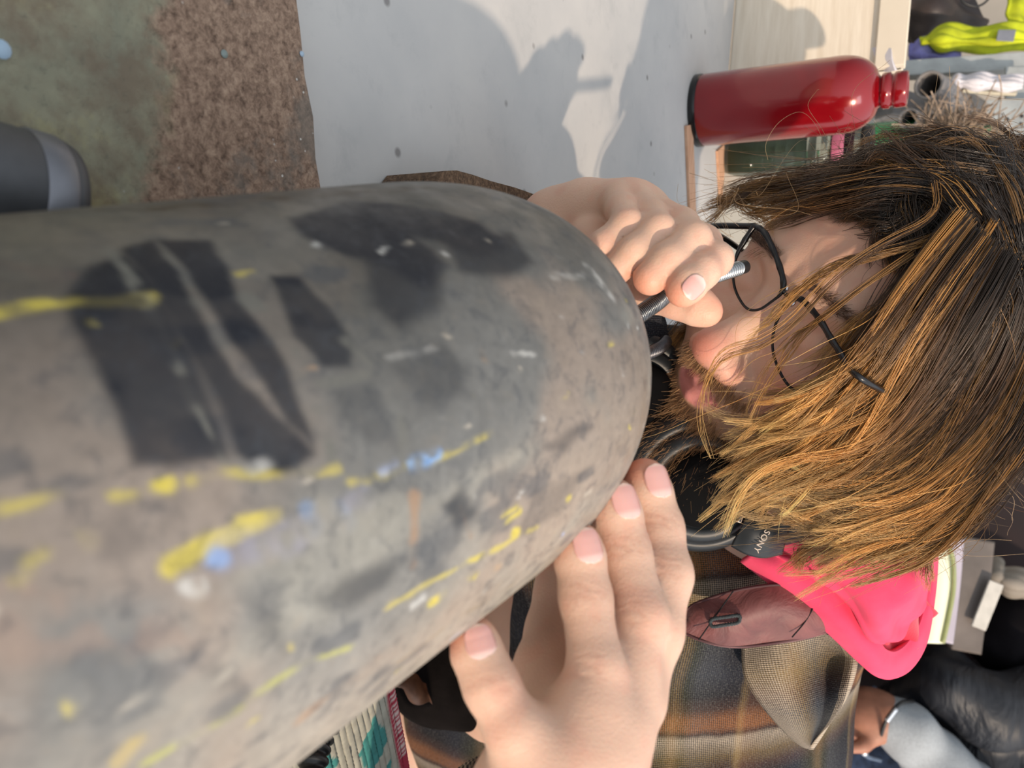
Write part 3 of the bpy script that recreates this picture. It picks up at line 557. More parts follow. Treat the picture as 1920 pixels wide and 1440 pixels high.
sheet('violet_cloth', [[(1706, 82, 1.52), (1728, 76, 1.52), (1760, 90, 1.52), (1800, 98, 1.52)], [(1704, 98, 1.49), (1730, 96, 1.48), (1765, 104, 1.48), (1800, 106, 1.49)], [(1706, 118, 1.5), (1730, 116, 1.5), (1765, 112, 1.5), (1800, 110, 1.5)]], M_violet, 'crumpled violet cloth stuffed under the yellow vest', 'cloth', .006, bump=wav(.005, 6))
sheet('leather_bag', [[(1703, -30, 1.60), (1750, -30, 1.6), (1800, -30, 1.6)], [(1704, 10, 1.56), (1750, 10, 1.54), (1800, 20, 1.57), (1835, 42, 1.6)], [(1703, 50, 1.58), (1740, 52, 1.56), (1790, 50, 1.58), (1830, 50, 1.6)], [(1706, 76, 1.6), (1715, 74, 1.6), (1722, 66, 1.6), (1728, 62, 1.6)]], M_bag, 'worn dark brown leather bag hanging above the plywood board', 'bag', .02, bump=wav(.006, 5))
sheet('lilac_cloth', [[(1630, 92, .835), (1650, 88, .825), (1672, 92, .815)], [(1640, 110, .832), (1658, 112, .82), (1674, 114, .812)], [(1655, 132, .83), (1668, 134, .82), (1680, 132, .812)]], M_white, 'small lilac-white cloth poking out behind the red bottle shoulder', 'cloth', .003)
tag(tube('black_cable', [P(1795, -20, 1.5), P(1805, 3, 1.5), P(1830, 12, 1.5), P(1850, 2, 1.5), P(1862, -20, 1.5)], .0022, M_black, None, 8), 'thin black cable looping in front of the cream wall', 'cable')
BODY_H = .0014
# ================================================================ the person: one continuous body from blended volumes
def caps(p, a, b, ra, rb):
    ba = b-a; t = np.clip(((p-a)@ba)/(ba@ba), 0, 1); return np.linalg.norm(p-a-t[:, None]*ba, axis=1)-(ra+(rb-ra)*t)
def ell(p, c, r, M=None):
    q = p-c
    if M is not None: q = q@M
    k0 = np.linalg.norm(q/r, axis=1); k1 = np.linalg.norm(q/(r*r), axis=1)+1e-9; return k0*(k0-1)/k1
def smin(a, b, k):
    h = np.clip(.5+.5*(b-a)/k, 0, 1); return b*(1-h)+a*h-k*h*(1-h)
def smax(a, b, k): return -smin(-a, -b, k)
class Part:              # a bounded piece of the field
    def __init__(s, fn, pts, rad):
        pts = np.array(pts); s.c = pts.mean(0); s.r = np.linalg.norm(pts-s.c, axis=1).max()+rad; s.fn = fn
def field(parts, k):
    def f(p):
        c = p.mean(0); R_ = np.linalg.norm(p-c, axis=1).max(); d = None
        for q in parts:
            if np.linalg.norm(q.c-c) > q.r+R_+.03: continue
            e = q.fn(p); d = e if d is None else smin(d, e, k)
        return np.full(len(p), .05) if d is None else d
    return f
def surface(fn, lo, hi, h, bs=14):
    lo = np.array(lo); nb = np.ceil((np.array(hi)-lo)/(h*bs)).astype(int); N = nb*bs+1
    g = np.arange(bs+1); GX = np.stack(np.meshgrid(g, g, g, indexing='ij'), -1).reshape(-1, 3)
    corners = np.array([[i, j, k] for i in (0, .5, 1) for j in (0, .5, 1) for k in (0, .5, 1)])*bs
    cid, cp, ed = [], [], []
    key = lambda ijk: (ijk[..., 0]*N[1]+ijk[..., 1])*N[2]+ijk[..., 2]
    for bi in range(nb[0]):
        for bj in range(nb[1]):
            for bk in range(nb[2]):
                o = np.array([bi, bj, bk])*bs
                q = fn(lo+(o+corners)*h)
                if np.abs(q).min() > bs*h*.75 and not (q.min() < 0 < q.max()): continue
                d = fn(lo+(o+GX)*h).reshape(bs+1, bs+1, bs+1)
                s = d < 0
                if s.all() or not s.any(): continue
                # cells
                cs = [s[i:bs+i, j:bs+j, k:bs+k] for i in (0, 1) for j in (0, 1) for k in (0, 1)]
                act = np.any(cs, 0) & ~np.all(cs, 0); ii = np.argwhere(act)
                acc = np.zeros((len(ii), 3)); cnt = np.zeros(len(ii))
                for ax in range(3):
                    e = np.eye(3, dtype=int)[ax]; oth = [np.eye(3, dtype=int)[x] for x in range(3) if x != ax]
                    for a in (0, 1):
                        for b in (0, 1):
                            p0 = ii+a*oth[0]+b*oth[1]; p1 = p0+e
                            d0 = d[tuple(p0.T)]; d1 = d[tuple(p1.T)]; m_ = (d0 < 0) != (d1 < 0)
                            t_ = np.where(m_, d0/np.where(m_, d0-d1, 1), 0)
                            acc += m_[:, None]*(p0+t_[:, None]*e); cnt += m_
                cid.append(key(ii+o)); cp.append(lo+(o+acc/cnt[:, None])*h)
                for ax in range(3):
                    e = np.eye(3, dtype=int)[ax]
                    s0 = s[:bs, :bs, :bs]; s1 = s[e[0]:bs+e[0], e[1]:bs+e[1], e[2]:bs+e[2]]
                    w_ = np.argwhere(s0 != s1)
                    if len(w_): ed.append(np.c_[w_+o, np.full(len(w_), ax), s0[tuple(w_.T)]])
    cid = np.concatenate(cid); cp = np.concatenate(cp); od = np.argsort(cid); cid = cid[od]; cp = cp[od]; ed = np.concatenate(ed)
    F = []
    for ax in range(3):
        e = ed[ed[:, 3] == ax]; u, v = [np.eye(3, dtype=int)[(ax+1) % 3], np.eye(3, dtype=int)[(ax+2) % 3]]
        q = np.stack([key(e[:, :3]-u-v), key(e[:, :3]-v), key(e[:, :3]), key(e[:, :3]-u)], 1)
        j = np.searchsorted(cid, q); j = np.clip(j, 0, len(cid)-1); ok = (cid[j] == q).all(1); j = j[ok]; fl_ = e[ok, 4] == 0
        j[fl_] = j[fl_][:, ::-1]; F.append(j)
    F = np.concatenate(F)
    return cp, F
def relax(V, F, it=3, lam=.5):
    E_ = np.concatenate([F[:, [0, 1]], F[:, [1, 2]], F[:, [2, 3]], F[:, [3, 0]]]); E_ = np.concatenate([E_, E_[:, ::-1]])
    dg = np.bincount(E_[:, 0], minlength=len(V)).astype(float); dg[dg == 0] = 1
    for i in range(it):
        A_ = np.stack([np.bincount(E_[:, 0], V[E_[:, 1], k], len(V)) for k in range(3)], 1)/dg[:, None]
        V = V+(A_-V)*(lam if i % 2 == 0 else -lam*.9)
    return V
def normals(V, F):
    n_ = np.cross(V[F[:, 2]]-V[F[:, 0]], V[F[:, 3]]-V[F[:, 1]]); N_ = np.zeros_like(V)
    for k in range(4):
        for a in range(3): N_[:, a] += np.bincount(F[:, k], n_[:, a], len(V))
    return N_/(np.linalg.norm(N_, axis=1)[:, None]+1e-12)
def chain(pts, k=.003, cyl=False):           # pts: (px,py,depth,radius mm)
    q = [C(a, b, d) for a, b, d, r in pts]; r = [x[3]*.001 for x in pts]
    def f(p):
        d = None
        for i in range(len(q)-1):
            e = caps(p, q[i], q[i+1], r[i], r[i+1]); d = e if d is None else smin(d, e, k)
        return d
    return f, q, max(r)
# ---- head frame
hR = nrm([.665, .405, -.63]); hU = np.array([-.71, .54, -.45]); hU = nrm(hU-hR*(hU@hR)); hF = np.cross(hR, hU)
hF = hF if hF[2] < 0 else -hF
HM = np.column_stack([hR, hU, hF]); HO = C(1462, 572, .432)
def HL(v): return HO+HM@np.asarray(v, float)       # head-local to view axes
def head(pw):
    p = (pw-HO)@HM; p = p.copy(); s = p.copy(); s[:, 0] = np.abs(p[:, 0])
    A = lambda *v: np.array(v)
    d = ell(p, A(0, .038, -.088), A(.075, .090, .096))
    d = smin(d, ell(p, A(0, -.010, -.050), A(.064, .075, .055)), .03)
    d = smin(d, ell(p, A(0, -.060, -.040), A(.050, .050, .045)), .03)
    d = smin(d, caps(s, A(0, -.109, -.010), A(.013, -.107, -.013), .0205, .018), .02)
    d = smin(d, caps(s, A(.016, -.102, -.018), A(.052, -.062, -.078), .014, .016), .022)
    d = smin(d, caps(s, A(.010, .018, .0035), A(.036, .018, -.006), .0075, .008), .014)
    d = smin(d, caps(s, A(.044, -.030, -.014), A(.060, -.022, -.045), .016, .014), .02)
    d = smax(d, -ell(s, A(.031, -.001, .012), A(.017, .012, .016)), .012)
    d = smin(d, ell(s, A(.031, -.003, -.009), A(.0135, .0125, .0135)), .003)
    d = smin(d, caps(p, A(0, .006, -.002), A(0, -.034, .0205), .0075, .0105), .010)
    d = smin(d, ell(p, A(0, -.040, .0230), A(.0122, .0112, .0118)), .008)
    d = smin(d, ell(s, A(.0130, -.0445, .0125), A(.0078, .0082, .0118)), .008)
    d = smax(d, -ell(s, A(.0070, -.0535, .0160), A(.0035, .0038, .0060)), .002)
    d = smin(d, ell(p, A(0, -.070, -.004), A(.025, .018, .012)), .012)
    d = smin(d, caps(s, A(.004, -.0625, .0085), A(.020, -.0665, -.001), .0042, .002), .003)
    d = smin(d, caps(s, A(0, -.0725, .0075), A(.017, -.0695, -.001), .0055, .0025), .003)
    d = smax(d, -caps(s, A(0, -.0672, .016), A(.016, -.0675, .007), .0022, .0018), .003)
    d = smin(d, ell(s, A(.076, -.018, -.085), A(.008, .030, .016)), .006)
    return d
NB = C(1330, 985, .60)       # nape base
# ---- left hand (near), right hand (far)
LT = {
 'index': [(1209, 900, .268, 7.9), (1214, 925, .267, 8.4), (1234, 990, .263, 8.5), (1247, 1078, .254, 8.9), (1224, 1185, .243, 9.4), (1182, 1300, .233, 10.5)],
 'middle': [(1150, 938, .252, 7.7), (1156, 965, .251, 8.1), (1172, 1034, .247, 8.1), (1202, 1160, .236, 8.6), (1178, 1245, .230, 9.), (1133, 1350, .222, 10.3)],
 'ring': [(1082, 1019, .236, 7.1), (1087, 1045, .235, 7.6), (1098, 1120, .230, 7.7), (1118, 1256, .219, 8.0), (1103, 1322, .215, 8.6), (1076, 1400, .212, 10.5)],
 'little': [(888, 1196, .214, 6.1), (894, 1222, .213, 6.9), (921, 1286, .209, 7.4), (966, 1368, .206, 8.0), (1015, 1450, .207, 10.)],
 'thumb': [(1056, 1050, .282, 9.), (1056, 1110, .280, 10.4), (1046, 1185, .272, 11.5), (1040, 1260, .258, 14.), (1060, 1370, .238, 17.)],
}
RT = {
 'little': [(1099, 492, .336, 6.2), (1130, 463, .335, 6.8), (1176, 421, .338, 7.0), (1168, 398, .352, 7.6), (1160, 378, .366, 9.)],
 'ring': [(1140, 521, .329, 6.6), (1190, 474, .328, 7.2), (1234, 432, .334, 7.4), (1222, 408, .349, 7.8), (1190, 382, .366, 9.5)],
 'middle': [(1219, 522, .321, 7.4), (1252, 491, .322, 8.0), (1298, 450, .331, 8.1), (1276, 424, .348, 8.2), (1215, 395, .370, 10.)],
 'index': [(1279, 546, .315, 6.8), (1290, 533, .316, 7.4), (1316, 509, .321, 7.2), (1341, 486, .330, 7.3), (1318, 455, .350, 8.0), (1225, 420, .378, 10.5)],
 'thumb': [(1328, 585, .335, 6.2), (1312, 577, .337, 8.2), (1270, 568, .341, 7.0), (1215, 552, .350, 8.5), (1160, 505, .368, 12.), (1110, 455, .378, 14.)],
}
def hand(T, web, palm, wrist):
    fs = []; pts = []; 
    for k_, v in T.items():
        f, q, r = chain(v, .004); fs.append((k_, f)); pts += q
    pf, pq, pr_ = [], [], 0
    for seg in palm:
        f, q, r = chain(seg, .006); pf.append(f); pq += q
    def fn(p):
        pd = None
        for f in pf: e = f(p); pd = e if pd is None else smin(pd, e, .014)
        d = None
        for k_, f in fs:
            e = smin(pd, f(p), web); d = e if d is None else smin(d, e, .0007)
        return d
    return Part(fn, pts+pq, .03)
hl = hand(LT, .007, [
    [(1168, 1310, .230, 11.), (1112, 1400, .222, 13.), (1060, 1520, .222, 18.), (1030, 1640, .240, 23.)],
    [(1130, 1352, .220, 11.), (1080, 1440, .216, 14.), (1045, 1540, .220, 18.)],
    [(1078, 1402, .213, 11.), (1040, 1470, .213, 14.), (1020, 1560, .220, 18.)],
    [(1015, 1450, .209, 10.), (995, 1500, .212, 14.), (1005, 1590, .225, 19.)],
    [(1060, 1370, .238, 16.), (1055, 1480, .235, 19.)]], None)
hr = hand(RT, .004, [
    [(1160, 378, .370, 9.), (1095, 392, .392, 13.), (1040, 420, .412, 17.)],
    [(1188, 383, .374, 9.5), (1110, 412, .394, 14.), (1050, 440, .412, 19.)],
    [(1212, 397, .380, 10.), (1120, 440, .396, 14.)],
    [(1222, 422, .388, 10.), (1125, 462, .400, 15.)]], None)
def limb(pts, k=.02):
    f, q, r = chain(pts, k); return Part(f, q, r+.01)
# arms run on inside the sleeves
armL = limb([(1030, 1630, .238, 22), (930, 1800, .33, 34), (880, 1850, .46, 40), (1100, 1650, .58, 46), (1250, 1480, .64, 52)])
armR = limb([(1052, 430, .406, 21), (1085, 505, .445, 27), (1100, 610, .51, 33), (1140, 740, .60, 40), (1200, 860, .68, 48)])
neck = limb([(1560, 800, .51, 55), (1440, 900, .555, 55), (1330, 1000, .60, 60)], .03)
tor = limb([(1180, 860, .70, 55), (1290, 1090, .68, 80), (1330, 1420, .66, 60)], .05)
tor2 = limb([(1290, 1090, .70, 85), (1080, 1230, .80, 110), (900, 1300, .95, 120)], .05)
hd = Part(head, [HL((0, 0, -.05))], .16)
body_f = field([hd, neck, tor, tor2, armL, armR, hl, hr], .008)
allp = np.array([q.c-q.r for q in (hd, neck, tor, tor2, armL, armR, hl, hr)]+[q.c+q.r for q in (hd, neck, tor, tor2, armL, armR, hl, hr)])
V, F = surface(body_f, allp.min(0), allp.max(0), BODY_H)
V = relax(V, F, 2); N_ = normals(V, F)
# skin colour, with light through the left fingertips painted in
SK = np.array([.70, .455, .34]); col = np.tile(SK, (len(V), 1))
col *= (.93+.14*fbm(V, 60, 71, 3))[:, None]
mo = sm(.52, .68, fbm(V, 120, 75, 3)); col = col+(np.array([.70, .34, .25])-col)*(mo*.3)[:, None]
def blob(c_, r, rgb, s, pts=V):
    global col
    d = np.linalg.norm(pts-c_, axis=1)/r; m_ = (np.clip(1-d*d, 0, 1)**1.5*s)[:, None]; col = col+(np.array(rgb)-col)*m_
def hblob(v, r, rgb, s): blob(HL(v), r, rgb, s)
hblob((0, -.040, .030), .020, (.66, .20, .15), .75); hblob((.014, -.045, .016), .012, (.62, .19, .15), .7); hblob((-.014, -.045, .016), .012, (.62, .19, .15), .7)
hblob((.045, -.035, .0), .030, (.60, .24, .18), .6); hblob((-.045, -.035, .0), .030, (.58, .24, .18), .6); hblob((0, .05, .0), .045, (.50, .24, .17), .55)
ph_ = (V-HO)@HM; inh = (np.linalg.norm(V-HL((0, 0, -.05)), axis=1) < .17)*(np.abs(ph_[:, 0]) < .09)*(ph_[:, 1] > -.135)*(head(V) < .004)
lip = inh & (np.abs(ph_[:, 0]) < .023) & (ph_[:, 1] < -.064) & (ph_[:, 1] > -.083) & (ph_[:, 2] > .004)
lipw = np.where(lip, sm(.0015, .006, ph_[:, 2]-.001)*sm(.023, .017, -(-np.abs(ph_[:, 0]))) if False else 1.0, 0)
lipd = np.sqrt((ph_[:, 0]/.021)**2+((ph_[:, 1]+.0680)/(.0092*np.sqrt(np.clip(1.05-(ph_[:, 0]/.023)**2, .05, 1))))**2)
lm = (1-sm(.85, 1.1, lipd))*inh*(ph_[:, 2] > -.003)
col += (np.array([.60, .24, .22])-col)*lm[:, None]
# beard colour and dark hair-root colour of the scalp
bd = inh*(1-lm)*sm(-.050, -.066, ph_[:, 1])*(ph_[:, 2] > -.085) if False else inh*(1-lm)*(1-np.clip((ph_[:, 1]+.068)/.014, 0, 1))
mus = inh*(1-lm)*np.exp(-((ph_[:, 1]+.0555)/.006)**2)*(np.abs(ph_[:, 0]) < .03)*(ph_[:, 2] > .0)
bd = np.clip(np.maximum(bd*.85, mus*.6), 0, 1); col += (np.array([.27, .145, .075])-col)*bd[:, None]
sc_ = inh*np.clip(np.maximum((ph_[:, 1]-.070)/.012, np.maximum(-(ph_[:, 2]+.055)/.02*(ph_[:, 1] > -.04), (np.abs(ph_[:, 0])-.056)/.012*(ph_[:, 1] > -.02)*(ph_[:, 2] < -.02))), 0, 1)
col += (np.array([.030, .018, .012])-col)*sc_[:, None]
for sgn in (1, -1):      # brows
    bw = inh*np.exp(-((ph_[:, 1]-(.021-.1*np.maximum(np.abs(ph_[:, 0])-.03, 0)))/.0035)**2)*((ph_[:, 0]*sgn > .012) & (ph_[:, 0]*sgn < .050))*(ph_[:, 2] > -.03)
    col += (np.array([.12, .06, .035])-col)*np.clip(bw*.85, 0, 1)[:, None]
for T in (LT, RT):
    for k_, v in T.items():
        a, b = C(*v[0][:3]), C(*v[1][:3])
        blob(a+np.array([0, -.004 if T is LT else 0, 0])+nrm(a-b)*.004, .0125, (.76, .20, .10), .85 if T is LT else .55)  # tip redness, plus painted light passing through the left-hand tips
        for q in ((v[2],) if T is LT else (v[2], v[3])): blob(C(*q[:3]), .010, (.66, .30, .22), .35)
# creases at the joints (shallow real folds)
def folds(T, segs):
    global V
    for k_, j, sc in segs:
        v = T[k_]; a, b, c_ = C(*v[j-1][:3]), C(*v[j][:3]), C(*v[j+1][:3]); ax = nrm(c_-a)
        for off, am in ((-.0020, .00018), (0, .0003), (.0022, .0002)):
            q = b+ax*off*sc; t_ = (V-q)@ax; pax = V-a-((V-a)@ax)[:, None]*ax; near_ = (np.linalg.norm(V-b, axis=1) < .014)*(np.linalg.norm(pax, axis=1) < v[j][3]*.00125)
            facing = np.clip(-N_[:, 2]*1.3-.1, 0, 1)
            w_ = np.exp(-((t_+.0006*np.sin((V[:, 0]+V[:, 1])*900))/.00055)**2)*near_*facing
            V -= N_*(w_*am)[:, None]; col[:] = col+(np.array([.50, .22, .15])-col)*(w_*.30)[:, None]
folds(LT, [('index', 2, 1), ('index', 3, 1.3), ('middle', 2, 1), ('middle', 3, 1.3), ('ring', 2, 1), ('ring', 3, 1.3), ('little', 2, 1), ('little', 3, 1)])
folds(RT, [('index', 2, 1), ('middle', 2, 1)])
t = NT('fair_skin'); o_ = t.co(); a_ = t.n('ShaderNodeVertexColor', layer_name='Col'); f_ = t.noise(o_, 900, 3, .6)
t.set(color=a_.outputs[0], rough=.48, sss=.22, spec=.4); t.b.inputs['Subsurface Radius'].default_value = (1.0, .35, .18); t.b.inputs['Subsurface Scale'].default_value = .006
vo = t.n('ShaderNodeTexVoronoi'); t.l(o_, vo.inputs['Vector']); vo.inputs['Scale'].default_value = 1100
t.bump(t.math('ADD', f_, vo.outputs['Distance']), .18, .0005); M_skin = t.m
person = empty('person', W(NB)); tag(person, 'long haired bearded person in glasses leaning over the cylinder, holding a flexible metal hose', 'person')
body = mesh('body', W(V), F[:, ::-1], M_skin, person, col=np.clip(col, 0, 1))
print('BODY', len(V), len(F))
# ---- fingernails
t = NT('nail'); a_ = t.n('ShaderNodeVertexColor', layer_name='Col'); t.set(color=a_.outputs[0], rough=.22, sss=.2, coat=.4); t.b.inputs['Subsurface Scale'].default_value = .003; M_nail = t.m
def nail(tip, back, up, rad, w_, l_, shift=0.0, r1=.008):
    # curved plate on the back of the fingertip
    tp, bk = C(*tip[:3]), C(*back[:3]); ax = nrm(tp-bk); up = nrm(up); up = nrm(up-ax*(up@ax)); sd = np.cross(ax, up)
    Vn = []; n1_, n2_ = 29, 19; Cn = []
    cen = tp-ax*shift
    for i in range(n1_):
        u = -1+2*i/(n1_-1); s_ = u*l_-shift; rl = rad+(r1-rad)*min(1, max(0, -s_/np.linalg.norm(tp-bk)))+.0011
        for j in range(n2_):
            v_ = -1+2*j/(n2_-1); k = (1-abs(u)**2.4)**(1/2.2) if u < 0 else (1-.5*abs(u)**3)*(1-abs(u)**9)**.5; ang = v_*k*w_
            q = cen+ax*(u*l_)+(rl*(sd*sin(ang)+up*cos(ang)))-up*(.0012*max(0, u)**2+.0004*(abs(v_)*k)**3)
            Vn.append(q); e_ = max(0, (u-.80)/.2); e_ = min(.6, e_); lu = max(0, min(1, (-u-.45)/.3)); cc_ = np.array([.76, .40, .36])*(1-e_)+np.array([.86, .70, .58])*e_; Cn.append(cc_*(1-lu)+np.array([.82, .55, .50])*lu)
    idx_ = np.arange(n1_*n2_).reshape(n1_, n2_); F_ = np.stack([idx_[:-1, :-1], idx_[1:, :-1], idx_[1:, 1:], idx_[:-1, 1:]], -1).reshape(-1, 4)
    Vn = np.array(Vn)
    o = mesh('fingernail', W(Vn), F_, M_nail, body, col=np.array(Cn)); mod(o, 'SOLIDIFY', thickness=.0006, offset=0); return o
NAILS = [(LT['index'][0], LT['index'][1], (.10, .50, -1)), (LT['middle'][0], LT['middle'][1], (.10, .50, -1)), (LT['ring'][0], LT['ring'][1], (.10, .45, -1)), (LT['little'][0], LT['little'][1], (.10, .40, -1)),
         (RT['index'][0], RT['index'][1], (.62, -.22, -1))]
for i, (a, b, up) in enumerate(NAILS):
    r = a[3]*.001; nail(a, b, up, r, .60, r*.76, shift=r*.18, r1=b[3]*.001)
# ================================================================ cloth colours
def plaid(name, us, vs, ublend=.5, off=(0, 0), bright=1.0):
    t = NT(name); u0 = t.co('UV'); nz = t.noise(u0, 40, 2); w = t.n('ShaderNodeSeparateXYZ'); t.l(t.mapg(u0, (1, 1, 1), (0, 0, 0), (*off, 0)), w.inputs[0])
    wob = t.math('MULTIPLY', t.math('SUBTRACT', nz, .5), .006)
    def band(sock, stops, per):
        f = t.math('FRACT', t.math('DIVIDE', t.math('ADD', sock, wob), per)); return t.ramp(f, [(p_, tuple(x*bright for x in c_)) for p_, c_ in stops], 'LINEAR')
    cu = band(w.outputs[0], us[1], us[0]); cv = band(w.outputs[1], vs[1], vs[0])
    # weave: alternate yarns of the two directions
    m_ = t.mapg(u0, (2100, 2100, 1)); sx = t.n('ShaderNodeSeparateXYZ'); t.l(m_, sx.inputs[0])
    a = t.math('SINE', t.math('ADD', sx.outputs[0], sx.outputs[1])); b = t.math('SINE', t.math('SUBTRACT', sx.outputs[0], t.math('MULTIPLY', sx.outputs[1], 1.1)))
    wv = t.math('MULTIPLY', a, b); f = t.math('MULTIPLY_ADD', wv, 1.1, .5)
    c = t.mix(f, cu, cv)
    fk = t.noise(t.mapg(u0, (1, 2.2, 1)), 620, 3, .85); c = t.mix(t.ramp(fk, [(.54, 0.0), (.68, .6)]), c, (.30, .30, .28)); c = t.mix(t.ramp(fk, [(.32, .9), (.47, 0.0)]), c, (.008, .008, .010))
    t.set(color=c, rough=1.0, sheen=.03, spec=.08); t.bump(t.math('ADD', wv, t.math('MULTIPLY', fk, 1.5)), .6, .0009); return t.m
DK, BRN, ORG, CRM, YEL, OLV, GRY, BLU = (.020, .019, .024), (.09, .045, .032), (.36, .15, .06), (.52, .43, .33), (.24, .165, .075), (.06, .062, .035), (.075, .078, .082), (.035, .042, .062)
US = (.125, [(0, DK), (.16, BLU), (.27, OLV), (.33, YEL), (.38, OLV), (.44, GRY), (.62, DK), (.69, DK), (.72, YEL), (.76, BRN), (.9, DK)])
VS = (.130, [(0, CRM), (.10, YEL), (.18, BRN), (.26, DK), (.55, BLU), (.70, DK), (.78, BRN), (.85, ORG), (.91, ORG), (.95, BRN), (.98, CRM)])
M_plaid = plaid('plaid_wool', US, VS, off=(.085, -.156))
M_plaidc = plaid('plaid_wool_collar', (.11, [(0, CRM), (.22, YEL), (.36, BRN), (.50, BLU), (.68, GRY), (.85, DK), (1, BLU)]), (.065, [(0, CRM), (.25, CRM), (.45, YEL), (.62, GRY), (.8, DK), (1, GRY)]), off=(0.0, 0.0))
t = NT('maroon_quilted_lining'); u_ = t.co('UV'); n_ = t.noise(u_, 60, 4, .6, .6)
t.set(color=t.ramp(n_, [(.3, (.095, .022, .022)), (.7, (.19, .055, .05))]), rough=.55, sheen=.2); t.bump(n_, .6, .003); M_maroon = t.m
t = NT('pink_fleece'); o_ = t.co(); n_ = t.noise(o_, 30, 4); n2 = t.noise(o_, 1400, 3, .8)
t.set(color=t.ramp(n_, [(.3, (.74, .055, .125)), (.7, (.82, .085, .17))]), rough=1.0, sheen=.08, spec=.1); t.bump(n2, .35, .0008); M_pinkf = t.m
M_lining = plain('deep_red_fleece', (.60, .015, .045), .95, 0, .2, 60, .3, sheen=.3)
M_blackc = plain('black_cotton', (.010, .010, .012), .95, 0, .4, 60, .4)
M_trous = plain('dark_trousers', (.006, .005, .005), .95, 0, .5, 30, .4, spec=.05)
M_leath = plain('brown_leather', (.16, .065, .03), .6, 0, .5, 40, .4)
def shell(name, parts, k, h, mat, parent, wr=.004, ws=14, lo=None, hi=None, uvf=None, it=2, seed=200):
    base = field(parts, k)
    fn = (lambda p: base(p)-wr*(fbm(p*np.array([1, 1, .5]), ws, seed, 2)-.5)*2) if wr else base
    a = np.array([q.c-q.r for q in parts]).min(0); b = np.array([q.c+q.r for q in parts]).max(0)
    V_, F_ = surface(fn, a if lo is None else np.maximum(a, lo), b if hi is None else np.minimum(b, hi), h); V_ = relax(V_, F_, it)
    uv = None if uvf is None else uvf(V_)
    return mesh(name, W(V_), F_[:, ::-1], mat, parent, uv=uv)
# ---- jacket
J = [limb([(1310, 1035, .605, 82), (1425, 1070, .615, 74)], .03), limb([(1430, 1060, .69, 105), (1350, 1010, .70, 115), (1275, 1060, .70, 140), (1262, 1300, .735, 150), (1220, 1560, .76, 150)], .05),
     limb([(1262, 1300, .735, 130), (960, 1300, .93, 140)], .05),
     limb([(955, 1570, .30, 34), (965, 1690, .295, 42), (930, 1800, .338, 52), (880, 1852, .46, 60), (1100, 1650, .58, 66), (1250, 1480, .64, 74)], .02),
     limb([(1085, 535, .465, 33), (1105, 615, .515, 44), (1150, 750, .60, 55), (1230, 900, .70, 75)], .03)]
shell('jacket', J, .04, .0042, M_plaid, person, wr=.006, ws=16, uvf=lambda v: np.stack([v[:, 1]*1.0+v[:, 2]*.15, v[:, 0]+.10*v[:, 1]], 1))
# collar pieces
loft('jacket_collar', [[(1393, 1212, .525), (1402, 1270, .525), (1432, 1328, .525), (1470, 1365, .53), (1515, 1402, .545)],
    [(1462, 1200, .505), (1474, 1265, .500), (1492, 1330, .510), (1505, 1370, .525), (1517, 1402, .545)],
    [(1530, 1180, .515), (1545, 1245, .53), (1542, 1310, .53), (1530, 1360, .535), (1519, 1403, .545)],
    [(1580, 1200, .515), (1604, 1238, .508), (1592, 1300, .512), (1560, 1352, .525), (1521, 1404, .545)]], M_plaidc, person, thick=.004, bump=lambda u, v: .0015*np.sin(u*9+v*4))
fl_ = loft('collar_lining_tab', [[(1277, 1166, .505), (1292, 1140, .50), (1330, 1122, .495), (1400, 1103, .49), (1480, 1096, .49), (1560, 1110, .495)],
    [(1277, 1167, .505), (1300, 1163, .495), (1340, 1160, .488), (1400, 1155, .484), (1480, 1145, .484), (1560, 1150, .49)],
    [(1278, 1169, .505), (1292, 1190, .50), (1330, 1204, .497), (1400, 1211, .494), (1480, 1200, .494), (1560, 1180, .497)]], M_maroon, person, thick=.004, bump=lambda u, v: .0012*np.sin(u*16)*np.sin(v*6), nu=70, nv=30)
tube('piping', [P(*q) for q in [(1560, 1110, .493), (1480, 1096, .488), (1400, 1103, .488), (1330, 1122, .493), (1292, 1140, .498), (1277, 1167, .503), (1292, 1190, .498), (1330, 1204, .495), (1400, 1211, .492), (1480, 1200, .492), (1560, 1180, .495)]], .0011, plain('dark_maroon_cord', (.06, .015, .018), .7), fl_, 8, 120)
bh = [(1331, 1169, .4835), (1336, 1161, .483), (1360, 1157, .482), (1384, 1154, .481), (1387, 1161, .481), (1382, 1168, .481), (1358, 1172, .482), (1337, 1175, .483), (1331, 1169, .4835)]
tube('buttonhole', [P(*q) for q in bh], .0012, plain('slate_thread', (.04, .05, .055), .9, 0, .4, 900), fl_, 8, 80, prof=lambda s: .0012+.0003*np.sin(s*260))
for k, L_ in enumerate([[(1310, 1200), (1345, 1150), (1375, 1108)], [(1485, 1195), (1510, 1165), (1530, 1130)]]):
    tube('stitch_line', [P(x, y, .4845 if k else .486) for x, y in L_], .00045, M_blackc, fl_, 6, 30)
